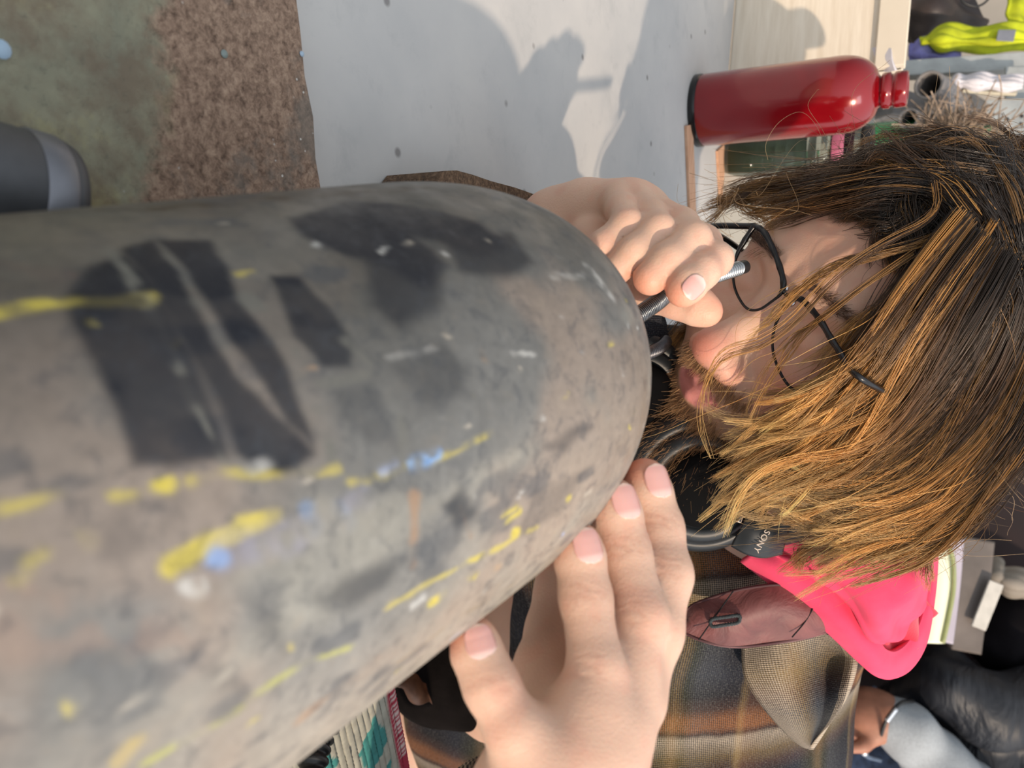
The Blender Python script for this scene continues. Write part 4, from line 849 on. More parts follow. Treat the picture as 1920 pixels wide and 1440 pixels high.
# ---- hood
hd_ = loft('hood_hem', [[(1390, 1050, .500), (1440, 1088, .495), (1500, 1136, .495), (1560, 1190, .495), (1612, 1240, .50), (1640, 1264, .508), (1670, 1270, .515), (1705, 1252, .525), (1733, 1205, .535), (1747, 1130, .545), (1754, 1050, .555), (1752, 960, .56)],
    [(1405, 1040, .492), (1455, 1070, .483), (1515, 1112, .481), (1580, 1168, .482), (1630, 1222, .49), (1650, 1240, .50), (1672, 1243, .51), (1700, 1225, .52), (1726, 1185, .53), (1741, 1120, .54), (1749, 1045, .55), (1748, 960, .555)],
    [(1418, 1028, .492), (1470, 1048, .483), (1540, 1085, .481), (1605, 1145, .484), (1645, 1200, .492), (1658, 1216, .502), (1676, 1219, .512), (1698, 1203, .522), (1720, 1168, .53), (1735, 1110, .54), (1744, 1040, .55), (1743, 960, .555)]], M_pinkf, person, thick=.004, nu=90, nv=24)
loft('hood', [[(1410, 1020, .500), (1480, 1018, .480), (1560, 1000, .470), (1640, 980, .468), (1700, 960, .475), (1738, 940, .500)],
    [(1440, 1034, .488), (1500, 1046, .472), (1575, 1042, .458), (1640, 1036, .452), (1700, 1020, .462), (1742, 1000, .495)],
    [(1470, 1050, .481), (1530, 1072, .468), (1590, 1086, .458), (1650, 1088, .450), (1712, 1070, .455), (1745, 1060, .49)],
    [(1540, 1090, .480), (1580, 1118, .470), (1620, 1140, .463), (1665, 1140, .458), (1712, 1118, .460), (1742, 1100, .49)],
    [(1600, 1142, .482), (1618, 1170, .476), (1640, 1195, .476), (1668, 1188, .482), (1700, 1160, .49), (1735, 1128, .505)],
    [(1622, 1170, .490), (1635, 1192, .492), (1655, 1206, .495), (1676, 1196, .502), (1705, 1168, .508), (1735, 1136, .515)]], M_pinkf, person, thick=.003, nu=80, nv=50,
    bump=lambda u, v: .0022*np.sin(u*9+v*5)*np.sin(v*7)+.0012*np.sin(u*21-v*9))
loft('hood_lining', [[(1610, 1180, .500), (1650, 1186, .500), (1690, 1158, .508), (1735, 1110, .518)], [(1630, 1210, .512), (1664, 1208, .516), (1704, 1178, .524), (1740, 1128, .534)], [(1645, 1246, .512), (1680, 1240, .520), (1720, 1200, .532), (1748, 1145, .548)]], M_lining, person, thick=.003, bump=lambda u, v: .003*np.sin(u*14+v*3))
tube('hood_seam', [P(*q) for q in [(1518, 1068, .4665), (1560, 1098, .468), (1600, 1135, .4735), (1630, 1172, .4745), (1652, 1205, .489)]], .0006, M_lining, hd_, 6, 50)
# dark undershirt around the throat, dark trousers, leather apron
shell('black_undershirt', [limb([(1340, 860, .66, 62), (1300, 960, .66, 75)], .03), limb([(1250, 700, .62, 40), (1250, 860, .60, 62), (1245, 1000, .62, 80)], .03)], .04, .004, M_blackc, person, wr=.003)
shell('trousers', [limb([(985, 1060, .88, 95), (860, 1245, .80, 62), (800, 1275, .79, 34)], .04), limb([(1000, 1300, .98, 100), (760, 1120, .84, 70)], .04)], .04, .005, M_trous, person, wr=.006)
loft('leather_apron', [[(722, 1252, .70), (760, 1268, .71), (800, 1280, .73)], [(735, 1268, .69), (768, 1290, .70), (805, 1300, .72)], [(745, 1278, .70), (775, 1306, .71), (812, 1322, .73), ]], M_leath, person, thick=.006, bump=lambda u, v: .004*np.sin(u*8))

# ================================================================ hose and cables
M_chrome = plain('worn_steel_hose', (.36, .37, .38), .28, 1.0, .25, 200)
M_hoseb = plain('dark_steel_hose', (.10, .10, .11), .35, .9, .3, 100)
def ribbed(name, pts, r, pitch, mat, n=16, depth=.2, parent=None):
    q = [P(*p_) for p_ in pts]; cc = cr(q, 200); L = np.linalg.norm(np.diff(cc, axis=0), axis=1).sum(); k = int(L/pitch)
    return tube(name, q, 0, mat, parent, n, k*7, True, prof=lambda s: r*(1-depth*np.abs(np.cos(s*k*pi))**3))
hz = empty('flexible_lamp', P(1240, 560, .333)); tag(hz, 'ribbed steel gooseneck pinched between fingers and thumb at the cylinder end', 'gooseneck')
ribbed('gooseneck', [(1120, 640, .315), (1165, 612, .326), (1200, 589, .330), (1230, 568, .333), (1256, 548, .338), (1300, 530, .356), (1340, 517, .374), (1386, 503, .395)], .0040, .0016, M_chrome, 20, .34, parent=hz)
tube('end_collar', [P(1384, 504, .394), P(1396, 500, .398)], [.0036, .0036], M_black, hz, 20, 8)
tag(ribbed('ribbed_hose', [(1110, 720, .40), (1180, 680, .44), (1222, 660, .455), (1240, 650, .47), (1248, 640, .49)], .0042, .0022, M_hoseb, 18), 'black ribbed hose end showing beneath the beard, next to the cylinder end', 'hose')
sp = ribbed('spiral_cable', [(740, 1215, .365), (690, 1280, .360), (640, 1320, .352), (602, 1375, .342), (586, 1430, .332), (580, 1500, .322)], .0072, .0062, M_black, 20, .28)
tag(sp, 'thick black spiral cable lying over the patterned rug', 'cable')
# ================================================================ rug on the bench
nS, nT = 260, 220; S_ = np.linspace(-.10, .24, nS); T_ = np.linspace(0, .22, nT); dn = np.array([ED[1], -ED[0], 0])
gs, gt = np.meshgrid(S_, T_, indexing='ij'); rg = EA+ED*gs[..., None]+dn*gt[..., None]; rg[..., 2] = TZ+.004
wv_ = .0008*np.abs(np.sin(gt*pi/.0042+.5*np.sin(gs*60)))+.0005*np.abs(np.sin(gs*pi/.0025+gt*400)); rg[..., 2] += wv_
cR = np.tile(np.array([.36, .355, .30]), (nS, nT, 1))*(.75+.5*fbm(rg, 300, 90, 2)[..., None])
teal = np.array([.045, .22, .21])
for (a_, b_, ra_, rb_, an) in ((.018, .022, .016, .013, .3), (.058, .028, .026, .011, .6), (.10, .03, .02, .012, -.2), (.0, .06, .02, .013, .5), (.065, .075, .022, .012, 1.0), (.12, .07, .02, .014, .2), (.17, .04, .022, .012, .7), (.20, .085, .02, .013, .1), (.03, .12, .022, .013, .9), (.09, .125, .02, .012, .3), (.15, .13, .022, .013, .6), (.21, .15, .02, .012, 1.1), (.06, .175, .02, .013, .2), (.12, .185, .022, .012, .8), (-.05, .05, .02, .013, .4), (-.04, .12, .02, .012, .8), (-.06, .18, .02, .013, .5)):
    x = (gs-a_)*cos(an)+(gt-b_)*sin(an); y = -(gs-a_)*sin(an)+(gt-b_)*cos(an)
    m_ = (np.abs(x)/ra_+np.abs(y)/rb_+.5*(fbm(rg, 160, 95, 2)-.5) < 1); cR[m_] = teal*(.7+.6*fbm(rg, 500, 97, 1)[m_][:, None])
m_ = gt < .0065; dsh = (np.sin(gs*pi/.0016) > -.1) & (gt > .001) & (gt < .0055) & (gs < .042); cR[m_] = (.30, .02, .045); cR[m_ & dsh] = (.50, .40, .38)
idx = np.arange(nS*nT).reshape(nS, nT); F_ = np.stack([idx[:-1, :-1], idx[1:, :-1], idx[1:, 1:], idx[:-1, 1:]], -1).reshape(-1, 4)
t = NT('woven_wool'); a_ = t.n('ShaderNodeVertexColor', layer_name='Col'); t.set(color=a_.outputs[0], rough=.95)
rgo = mesh('woven_rug', rg.reshape(-1, 3), F_, t.m, None, col=cR.reshape(-1, 3)); mod(rgo, 'SOLIDIFY', thickness=.003, offset=-1)
tag(rgo, 'grey woven rug with teal leaf motifs and red bound edge on the bench', 'rug')

# ================================================================ glasses
M_frame = plain('black_acetate', (.008, .008, .010), .25)
t = NT('spectacle_lens'); t.set(color=(.97, .97, .98), rough=.0, trans=1.0, ior=1.02, spec=.25); M_lens = t.m
def on_head(px, py, z, sx=0.0):        # where the line of sight meets the plane of the spectacles
    p0 = HL((0, 0, z)); n_ = nrm(hF+hR*sx); d = C(px, py, 1.0); return W(d*((p0@n_)/(d@n_)))
gl = empty('glasses', W(HL((0, 0, .02)))); tag(gl, 'thin black framed glasses with large lenses worn low on the nose', 'glasses')
near_l = [(1489, 559), (1466, 583), (1451, 620), (1449, 655), (1459, 690), (1478, 722), (1502, 737), (1525, 732), (1548, 718), (1572, 702), (1586, 686), (1577, 664), (1560, 638), (1540, 604), (1519, 577), (1503, 562)]
far_l = [(1414, 424), (1397, 450), (1382, 478), (1375, 510), (1378, 540), (1390, 566), (1404, 580), (1424, 580), (1446, 566), (1464, 550), (1469, 530), (1462, 500), (1450, 468), (1436, 440), (1424, 428)]
for k, L_ in enumerate((near_l, far_l)):
    sx = (.10, -.10)[k]; q = [on_head(x, y, .021, sx) for x, y in L_]; qc = np.array(cr(q+[q[0]], 96))[:-1]; n_ = len(qc)
    def rad(s, k=k):
        ang = s*len(L_); 
        hi_ = [13, 14, 15, 0, 12, 11] if k == 0 else [10, 11, 12, 13, 14, 0, 1]
        return np.array([.0008+.0011*max(0, 1-min(min(abs(a-h), len(L_)-abs(a-h)) for h in hi_)/1.6) for a in ang])
    tube('lens_rim', list(qc)+[qc[0]], 0, M_frame, gl, 10, 150, False, prof=rad)
    cen = qc.mean(0); nn = W(hF)-CAM; V_ = [cen]+list(qc); F_ = [(0, i+1, (i+1) % n_+1) for i in range(n_)]
    V2 = []
    for ring in range(0, 7):
        V2 += [cen+(x-cen)*(ring/6)+nn*.0015*(1-(ring/6)**2) for x in qc]
    F2 = [(r*n_+i, r*n_+(i+1) % n_, (r+1)*n_+(i+1) % n_, (r+1)*n_+i) for r in range(6) for i in range(n_)]
    lo_ = mesh('lens', V2, F2, M_lens, gl); mod(lo_, 'SOLIDIFY', thickness=.0012, offset=0)
tube('bridge', [on_head(1489, 560, .0215), on_head(1478, 556, .023), on_head(1468, 545, .0215)], .0011, M_frame, gl, 10, 16)
tube('temple', [on_head(1588, 688, .021, .1), W(HL((.074, .004, .012))), W(HL((.078, .002, -.03))), W(HL((.082, -.004, -.09)))], .0017, M_frame, gl, 10, 30)
tube('temple', [on_head(1414, 424, .021, -.1), W(HL((-.072, .006, .006))), W(HL((-.078, .002, -.03))), W(HL((-.082, -.004, -.09)))], .0019, M_frame, gl, 10, 30)
M_silver = plain('bright_steel', (.7, .7, .72), .2, 1)
tube('hinge', [on_head(1586, 684, .019, .1), on_head(1596, 692, .016, .1)], .0021, M_silver, gl, 10, 6)
for a in ((1471, 541), (1484, 566)): lathe('nose_pad', [(0.0001, .001), (.0022, .0006), (.0026, -.0004), (.0001, -.001)], on_head(*a, .018), nn, M_silver, gl, 16)

# ================================================================ headphones round the neck
hp = empty('headphones', P(1318, 912, .47)); tag(hp, 'black over ear headphones resting around the neck below the beard', 'headphones')
def cup(c, axis, s=1.0):
    pr_ = [(.0001, .010), (.014, .010), (.022, .009), (.0245, .004), (.0250, .0), (.0262, .003), (.030, .0045), (.0345, .0030), (.0365, -.001), (.0368, -.003), (.0378, -.0015), (.0415, -.0020), (.0455, -.0060), (.0482, -.014), (.0485, -.024), (.046, -.030), (.0001, -.030)]
    e_ = lathe('ear_cup', [(r*s, z*s) for r, z in pr_], c, axis, M_cup, hp, 96)
    lathe('ear_cushion', [(.0001, .0125), (.016, .0125), (.0225, .010), (.0250, .004), (.0245, .0), (.02, -.002)], c, axis, M_cush, e_, 80)
    lathe('groove', [(.0362, -.0018), (.0368, -.0022), (.0374, -.0018)], c, axis, M_blackg, e_, 96)
    return e_
cA = P(1316, 914, .462); axA = W(np.array([.22, -.10, -1]))-CAM
eA = cup(cA, axA)
cB = P(1195, 752, .478); axB = W(np.array([.10, .25, -1]))-CAM
cup(cB, axB, .95)
# arm with the printed name
ar = loft('yoke', [[(1372, 1020, .462), (1400, 1034, .460), (1430, 1040, .460), (1462, 1034, .463)], [(1392, 985, .455), (1415, 1000, .452), (1440, 1006, .452), (1470, 1000, .458)], [(1408, 948, .458), (1432, 962, .455), (1455, 972, .456), (1482, 968, .462)]], M_cup, hp, thick=.006, nu=30, nv=20)
tube('headband', [P(1455, 1005, .468), P(1520, 985, .49), P(1600, 930, .57), P(1560, 800, .68), P(1400, 700, .66), P(1260, 700, .55)], .007, M_cup, hp, 14, 60)
tube('charging_slot', [P(1383, 978, .4485), P(1388, 965, .448)], .0022, M_gold, hp, 10, 8)
tube('slot_opening', [P(1384, 976.5, .4472), P(1387.5, 966.5, .4467)], .0016, M_blackg, hp, 10, 8)
fc = bpy.data.curves.new('printed_name', 'FONT'); fc.body = 'SONY'; fc.size = .0052; fc.extrude = .00012; fc.space_character = 1.12; fc.offset = .00003; fc.align_x = 'CENTER'; fc.align_y = 'CENTER'
fo = bpy.data.objects.new('t', fc); COL.objects.link(fo); bpy.context.view_layer.update()
me_ = bpy.data.meshes.new_from_object(fo.evaluated_get(bpy.context.evaluated_depsgraph_get())); bpy.data.objects.remove(fo)
p0_, p1_ = P(1438, 997, .4470), P(1418, 1032, .4470); xx = nrm(p1_-p0_); yy_ = P(1450, 1012, .4475)-P(1436, 1006, .4475); yy_ = nrm(yy_-xx*(yy_@xx)); zz = np.cross(xx, yy_)
Mt = Matrix.Translation(Vector((p0_+p1_)/2)) @ Matrix(np.column_stack([xx, yy_, zz]).tolist()).to_4x4(); me_.transform(Mt); me_.name = 'printed_name'
for m_ in list(me_.materials): me_.materials.pop()
link('printed_name', me_, M_gold, ar, False)

# ================================================================ person standing behind
pb = empty('person', P(1640, 1430, 1.95)*np.array([1, 1, 0])); tag(pb, 'person standing behind in a black puffer jacket, hand in the jeans pocket', 'person')
bodyb = [limb([(1990, 1420, 2.0, 120), (1760, 1440, 2.0, 150), (1640, 1450, 2.0, 150), (1500, 1400, 2.0, 95), (1100, 1380, 2.1, 75)], .08),
         limb([(1990, 1560, 1.95, 60), (1860, 1560, 1.80, 48), (1760, 1440, 1.72, 42), (1680, 1358, 1.71, 36)], .04),
         limb([(1690, 1362, 1.71, 35), (1655, 1345, 1.72, 44), (1625, 1338, 1.74, 48), (1590, 1345, 1.79, 40), (1560, 1350, 1.83, 30)], .04)]
fing = [limb([(1622, 1306+i*24, 1.735, 17), (1585, 1308+i*24, 1.76, 15), (1555, 1312+i*22, 1.80, 13)], .01) for i in range(4)]
thb = limb([(1650, 1375, 1.70, 19), (1618, 1398, 1.69, 15), (1598, 1402, 1.69, 13)], .01)
def skinb():
    fn = field(bodyb+fing+[thb], .012); pts = bodyb+fing
    a = np.array([q.c-q.r for q in pts]).min(0); b = np.array([q.c+q.r for q in pts]).max(0); V_, F_ = surface(fn, a, b, .007)
    return mesh('body', W(relax(V_, F_, 2)), F_[:, ::-1], M_skin2, pb)
M_skin2 = plain('tanned_skin', (.36, .16, .10), .55, 0, .15, 40, .2, sss=.1)
skinb()
M_denim = plain('blue_denim', (.035, .06, .12), .9, 0, .5, 60, .5); M_grey = plain('grey_ribbed_knit', (.34, .37, .40), .9, 0, .12, 200, .5)
t = NT('black_puffer_nylon'); o_ = t.co(); n_ = t.noise(t.mapg(o_, (1, 1, 3)), 6, 3, .5, .8); t.set(color=(.010, .012, .018), rough=.55); t.bump(n_, .6, .03); M_puff = t.m
jn = shell('jeans', [limb([(1700, 1440, 2.0, 175), (1640, 1440, 2.0, 185), (1520, 1390, 2.0, 120), (1100, 1370, 2.1, 95)], .06), limb([(1640, 1500, 2.0, 175), (1480, 1560, 2.0, 120), (1100, 1560, 2.1, 95)], .06)], .05, .012, M_denim, pb, wr=.01, ws=8)
shell('sleeve', [limb([(1667, 1352, 1.715, 52), (1700, 1372, 1.71, 58), (1762, 1440, 1.72, 76), (1860, 1540, 1.80, 84)], .03)], .03, .007, M_grey, pb, wr=.012, ws=12)
shell('puffer_jacket', [limb([(2040, 1420, 1.98, 240), (1900, 1440, 1.98, 262), (1795, 1450, 1.97, 250)], .06), limb([(1780, 1260, 1.86, 70), (1745, 1290, 1.80, 50), (1690, 1300, 1.82, 25)], .05), limb([(2000, 1300, 1.8, 90), (1850, 1330, 1.74, 85), (1770, 1290, 1.74, 60)], .05)], .05, .011, M_puff, pb, wr=.022, ws=6, it=4)
lathe('jeans_rivet', [(.0001, .004), (.006, .003), (.009, 0), (.009, -.004)], P(1622, 1412, 1.735), W(np.array([0, 0, -1.]))-CAM, M_silver, jn, 20)
tube('pocket_edge', [P(1640, 1290, 1.79), P(1612, 1310, 1.745), P(1606, 1360, 1.735), P(1620, 1412, 1.745), P(1650, 1425, 1.77)], .006, plain('denim_seam', (.09, .13, .20), .9), jn, 8, 40)
br = tag(tube('bracelet', [P(1712, 1314, 1.705), P(1690, 1318, 1.665), P(1668, 1340, 1.655), P(1655, 1368, 1.665), P(1650, 1392, 1.70)], .0042, M_black, None, 10, 40), 'thin black cord bracelet with silver clasp on the wrist of the standing person', 'bracelet')
tube('clasp', [P(1680, 1328, 1.652), P(1662, 1352, 1.650)], .0065, M_silver, br, 10, 8)

# ================================================================ clutter, lower right behind
M_tray = plain('lilac_enamel', (.42, .38, .45), .35, 0, .15, 8); M_rim = plain('olive_rim', (.30, .33, .14), .4); M_cream = plain('cream_plastic', (.80, .82, .62), .4, 0, .08, 6)
tr = loft('enamel_tray', [[(1735, 1000, 1.55), (1740, 1100, 1.55), (1725, 1200, 1.55)], [(1770, 1004, 1.55), (1768, 1100, 1.55), (1755, 1200, 1.55)], [(1802, 1010, 1.55), (1795, 1100, 1.55), (1782, 1205, 1.55)]], M_tray, None, thick=.02)
tag(tr, 'upright lilac tray with olive rim and bright cream inside, beside the pink hood', 'tray')
loft('cream_inset', [[(1750, 1045, 1.53), (1738, 1110, 1.53), (1722, 1205, 1.53)], [(1768, 1030, 1.525), (1768, 1100, 1.52), (1750, 1205, 1.52)], [(1784, 1050, 1.53), (1784, 1110, 1.53), (1766, 1205, 1.53)]], M_cream, tr, thick=.01)
tube('olive_edge', [P(1748, 1060, 1.525), P(1756, 1032, 1.52), P(1772, 1020, 1.515), P(1786, 1045, 1.515), P(1788, 1100, 1.515), P(1780, 1150, 1.515), P(1768, 1205, 1.515)], .0045, M_rim, tr, 10, 50)
M_brd = plain('grey_brown_board', (.13, .11, .10), .7, 0, .3, 9)
tag(loft('board', [[(1798, 1005, 1.75), (1795, 1100, 1.75), (1780, 1215, 1.75)], [(1860, 1015, 1.75), (1850, 1110, 1.75), (1835, 1225, 1.75)]], M_brd, None, thick=.02), 'grey brown board standing behind the cream tray', 'board')
sheet('canvas_roll', [[(1842, 1043, 1.86), (1868, 1050, 1.85), (1880, 1066, 1.84), (1925, 1076, 1.84), (1990, 1090, 1.84)], [(1846, 1070, 1.82), (1870, 1080, 1.80), (1884, 1088, 1.79), (1925, 1098, 1.79), (1990, 1112, 1.79)], [(1854, 1092, 1.86), (1876, 1106, 1.85), (1890, 1112, 1.84), (1925, 1122, 1.84), (1990, 1136, 1.84)]],
      plain('beige_canvas', (.26, .23, .195), .85, 0, .2, 14, .3), 'beige canvas roll lying in the dark corner above the strap', 'canvas', .02, bump=wav(.004, 8))
tag(bar('strap', P(1868, 1092, 1.72), P(1834, 1178, 1.72), .035, .006, plain('off_white_webbing', (.52, .50, .46), .8)), 'short off-white webbing strap leaning in front of the dark clutter', 'strap')
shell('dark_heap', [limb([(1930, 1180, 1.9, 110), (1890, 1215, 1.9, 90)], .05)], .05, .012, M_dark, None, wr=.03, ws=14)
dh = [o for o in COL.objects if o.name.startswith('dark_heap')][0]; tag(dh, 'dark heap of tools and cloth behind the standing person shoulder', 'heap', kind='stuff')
# ================================================================ hair
rsH = np.random.RandomState(11)
def head_depth(px, py):
    d = np.stack([C(a, b, 1.0) for a, b in zip(px, py)]); z = np.full(len(d), .30); hit = np.zeros(len(d), bool)
    for i in range(60):
        v = head(d*z[:, None]); hit |= v < .0005; z = np.where(hit, z, z+np.maximum(v, .0004)*.8)
        if (z > .7).all(): break
    return np.where(hit, z, 9.0)
def guide(pts, layer, d0, d1, n=28):
    p = cr(pts, n); hd = head_depth(p[:, 0], p[:, 1]); s = np.linspace(0, 1, n); z = d0+(d1-d0)*s
    z = np.minimum(z, hd-layer)
    for i in range(3): z = np.convolve(np.pad(z, 2, 'edge'), [.1, .2, .4, .2, .1], 'valid')
    return np.stack([C(a, b, c) for (a, b), c in zip(p[:, :2], z)])
class Strands:
    def __init__(s): s.P, s.Cc, s.R = [], [], []
    def add(s, p, c, r): s.P.append(p); s.Cc.append(c); s.R.append(r)
    def build(s, name, mat, parent):
        P_ = np.stack(s.P); C_ = np.stack(s.Cc); R_ = np.stack(s.R); m_, n, _ = P_.shape
        T_ = np.gradient(P_, axis=1); T_ /= np.linalg.norm(T_, axis=2)[..., None]+1e-9
        U_ = np.cross(T_, np.array([.3, .5, .8])); U_ /= np.linalg.norm(U_, axis=2)[..., None]+1e-9; B_ = np.cross(T_, U_)
        V_ = np.stack([P_+R_[..., None]*(cos(a)*U_+sin(a)*B_) for a in (0, 2*pi/3, 4*pi/3)], 2)
        col_ = np.repeat(C_[:, :, None, :], 3, 2)
        idx = np.arange(m_*n*3).reshape(m_, n, 3); F_ = []
        for j in range(3): F_.append(np.stack([idx[:, :-1, j], idx[:, :-1, (j+1) % 3], idx[:, 1:, (j+1) % 3], idx[:, 1:, j]], -1).reshape(-1, 4))
        return mesh(name, W(V_.reshape(-1, 3)), np.concatenate(F_), mat, parent, col=np.clip(col_.reshape(-1, 3), 0, 1))
ROOT, MID, GOLD, TIP = np.array([.020, .011, .006]), np.array([.125, .060, .023]), np.array([.56, .285, .078]), np.array([.88, .63, .28])
def hair_col(s, a, b, tone, mn=0.0):       # s along, a..b where it turns golden
    k = np.clip((s-a)/(b-a), 0, 1)[:, None]; k2 = (np.clip((s-b)/max(1.02-b, .05), 0, 1)*(s > b))[:, None]
    c = ROOT+(MID-ROOT)*np.clip(k*2, 0, 1)+(GOLD-MID)*np.clip(k*2-1, 0, 1); c = c+(TIP-c)*k2*.8
    return (c*(1-mn)+GOLD*mn)*tone
def sheet_locks(S, guides, nl, per, layer, spread, a, b, rad, wave=.004, lenv=(.8, 1.03), streak=.15, n=28, depthj=.006, tonev=(.6, 1.3)):
    G = np.stack(guides); k = len(G); s = np.linspace(0, 1, n)
    for l in range(nl):
        t = rsH.uniform(0, k-1.001); i = int(t); f = t-i; base = G[i]*(1-f)+G[i+1]*f
        ph_a = rsH.uniform(0, 6.3, 3); fr = rsH.uniform(.6, 1.6, 3); am = wave*rsH.uniform(.3, 1.3)
        base = base+(am*s**1.2)[:, None]*np.stack([np.sin(fr[0]*6*s+ph_a[0])-sin(ph_a[0]), np.sin(fr[1]*6*s+ph_a[1])-sin(ph_a[1]), .4*np.sin(fr[2]*6*s+ph_a[2])], 1)
        L = rsH.uniform(*lenv); off = np.array([0, 0, -rsH.uniform(0, depthj)]); tone = rsH.uniform(*tonev); mn = rsH.uniform(.25, .7) if rsH.rand() < streak else 0
        wl = spread*rsH.uniform(.5, 1.4)
        x = np.linspace(0, L, n)*(n-1); x = np.clip(x, 0, n-1-1e-6); xi = x.astype(int); xf = (x-xi)[:, None]; bs_ = base[xi]*(1-xf)+base[np.minimum(xi+1, n-1)]*xf
        if L > 1: bs_[-1] = base[-1]+(base[-1]-base[-2])*(L-1)*(n-1)
        for q in range(per):
            o_ = rsH.randn(3)*wl*np.array([1, 1, .55]); cl = (1.0-.62*s**1.2)[:, None]
            fz = rsH.randn(3)*.0012; ff = rsH.uniform(2, 7); p = bs_+o_*cl+off+fz*np.sin(s*ff*3+rsH.uniform(0, 6))[:, None]*s[:, None]
            if rsH.rand() < .05: p = p+rsH.randn(3)*np.array([1, 1, .4])*.012*(s**2)[:, None]
            r_ = rad*rsH.uniform(.6, 1.25)*(1-.75*s**5)
            S.add(p, hair_col(s, a+rsH.uniform(-.1, .1), b+rsH.uniform(-.1, .1), tone*rsH.uniform(.75, 1.25), mn), r_)
S = Strands()
A = [[(1790, 400), (1730, 470), (1660, 560), (1610, 640), (1570, 700), (1520, 745), (1450, 765), (1390, 768)],
     [(1820, 430), (1760, 510), (1690, 610), (1630, 690), (1570, 750), (1500, 800), (1420, 830), (1345, 880)],
     [(1850, 460), (1790, 550), (1720, 650), (1650, 740), (1580, 800), (1500, 840), (1410, 890), (1340, 935)],
     [(1880, 480), (1820, 590), (1750, 700), (1670, 790), (1590, 850), (1500, 890), (1420, 920), (1325, 965)],
     [(1910, 500), (1860, 620), (1790, 740), (1710, 830), (1620, 890), (1530, 915), (1450, 925), (1385, 930)],
     [(1940, 520), (1900, 650), (1830, 780), (1750, 870), (1660, 930), (1560, 955), (1500, 948), (1448, 930)],
     [(1960, 560), (1920, 700), (1860, 820), (1780, 910), (1690, 965), (1590, 982), (1550, 975), (1512, 966)],
     [(1980, 620), (1935, 760), (1880, 860), (1800, 945), (1710, 995), (1630, 1012), (1580, 1018), (1535, 1030)],
     [(1990, 680), (1945, 800), (1885, 885), (1815, 960), (1745, 1000), (1680, 1020), (1600, 1045), (1520, 1065)]]
for lay, cnt, wl, tv, sk in ((.003, 80, .0038, (.25, .7), .03), (.010, 105, .0026, (.5, 1.2), .18), (.018, 110, .0017, (.7, 1.5), .35)):
    sheet_locks(S, [guide(g, lay, .40, .425-.3*(lay-.003)) for g in A], cnt, 26, lay, wl, .10, .68, .00021, wave=.012, lenv=(.70, 1.0), tonev=tv, streak=sk)
# underside locks reaching the collar
B = [[(1700, 965), (1610, 995), (1540, 1015), (1495, 1038), (1462, 1064)], [(1640, 1000), (1560, 1010), (1510, 1032), (1488, 1085)], [(1660, 1010), (1580, 1022), (1548, 1045), (1530, 1085)],
     [(1780, 960), (1742, 1010), (1722, 1040), (1700, 1062)], [(1790, 950), (1750, 1010), (1738, 1060), (1736, 1110)]]
for g in B: sheet_locks(S, [guide(g, .004, .44, .452)]*2, 3, 26, .004, .0028, .1, 1.1, .0002, wave=.003, tonev=(.8, 1.3))
# far curtain
Fg = [[(1760, 362), (1680, 352), (1600, 367), (1520, 388), (1470, 412), (1440, 432)], [(1800, 345), (1700, 335), (1600, 345), (1500, 362), (1420, 374), (1375, 382)],
      [(1830, 330), (1730, 315), (1620, 320), (1510, 342), (1410, 353), (1340, 378), (1290, 402)], [(1860, 320), (1760, 300), (1650, 300), (1540, 324), (1440, 345), (1370, 364), (1300, 396)]]
for lay, cnt in ((.004, 40), (.012, 34)): sheet_locks(S, [guide(g, lay, .455, .50-.4*lay) for g in Fg], cnt, 24, lay, .0032, .35, 1.15, .0002, wave=.004, lenv=(.55, 1.02))
for g in ([(1400, 362), (1375, 372), (1340, 405), (1312, 437)], [(1395, 366), (1385, 382), (1410, 402), (1446, 438)]): sheet_locks(S, [guide(g, .01, .48, .475)]*2, 2, 16, 0, .0018, -.4, .9, .0002, wave=.002)
Fb = [[(1560, 400), (1450, 470), (1380, 530), (1310, 580), (1262, 625), (1250, 665), (1275, 705)], [(1560, 420), (1470, 490), (1400, 560), (1330, 600), (1280, 640), (1262, 680), (1290, 715)]]
sheet_locks(S, [guide(g, -.2, .52, .50) for g in Fb], 8, 20, 0, .003, -.1, .9, .0002, wave=.003)
# top of the head, tousled
Cg = [[(1800, 400), (1740, 350), (1660, 325), (1590, 325), (1530, 340)], [(1850, 410), (1810, 345), (1740, 306), (1660, 303), (1590, 318)], [(1900, 420), (1880, 345), (1830, 295), (1750, 286), (1670, 303)],
      [(1960, 430), (1950, 345), (1910, 298), (1840, 283), (1760, 288)], [(2040, 450), (2020, 350), (1970, 305), (1920, 294), (1860, 288)]]
for lay, cnt in ((.002, 50), (.008, 55), (.014, 35)): sheet_locks(S, [guide(g, lay, .47, .48) for g in Cg], cnt, 24, lay, .0034, .5, 1.9, .0002, wave=.012, lenv=(.6, 1.0), streak=.04, tonev=(.6, 1.5))
# crown covering between the part and the frame edge
Dg = [[(1700, 350), (1690, 400), (1720, 450), (1760, 500), (1790, 560)], [(1800, 360), (1830, 420), (1850, 500), (1850, 600), (1820, 700)], [(1880, 380), (1910, 460), (1920, 560), (1910, 680), (1870, 790)], [(1990, 420), (1990, 540), (1980, 660), (1950, 780), (1890, 860)]]
for lay, cnt in ((.002, 60), (.007, 45)): sheet_locks(S, [guide(g, lay, .47, .45) for g in Dg], cnt, 24, lay, .0036, .4, 1.7, .00022, wave=.007, streak=.03)
# brow-side hairline roots
Eg = [[(1720, 330), (1690, 370), (1660, 400), (1600, 400), (1540, 405)], [(1780, 380), (1740, 420), (1700, 440), (1680, 470), (1690, 520)]]
sheet_locks(S, [guide(g, .003, .47, .46) for g in Eg], 26, 20, 0, .003, .6, 1.9, .0002, wave=.004)
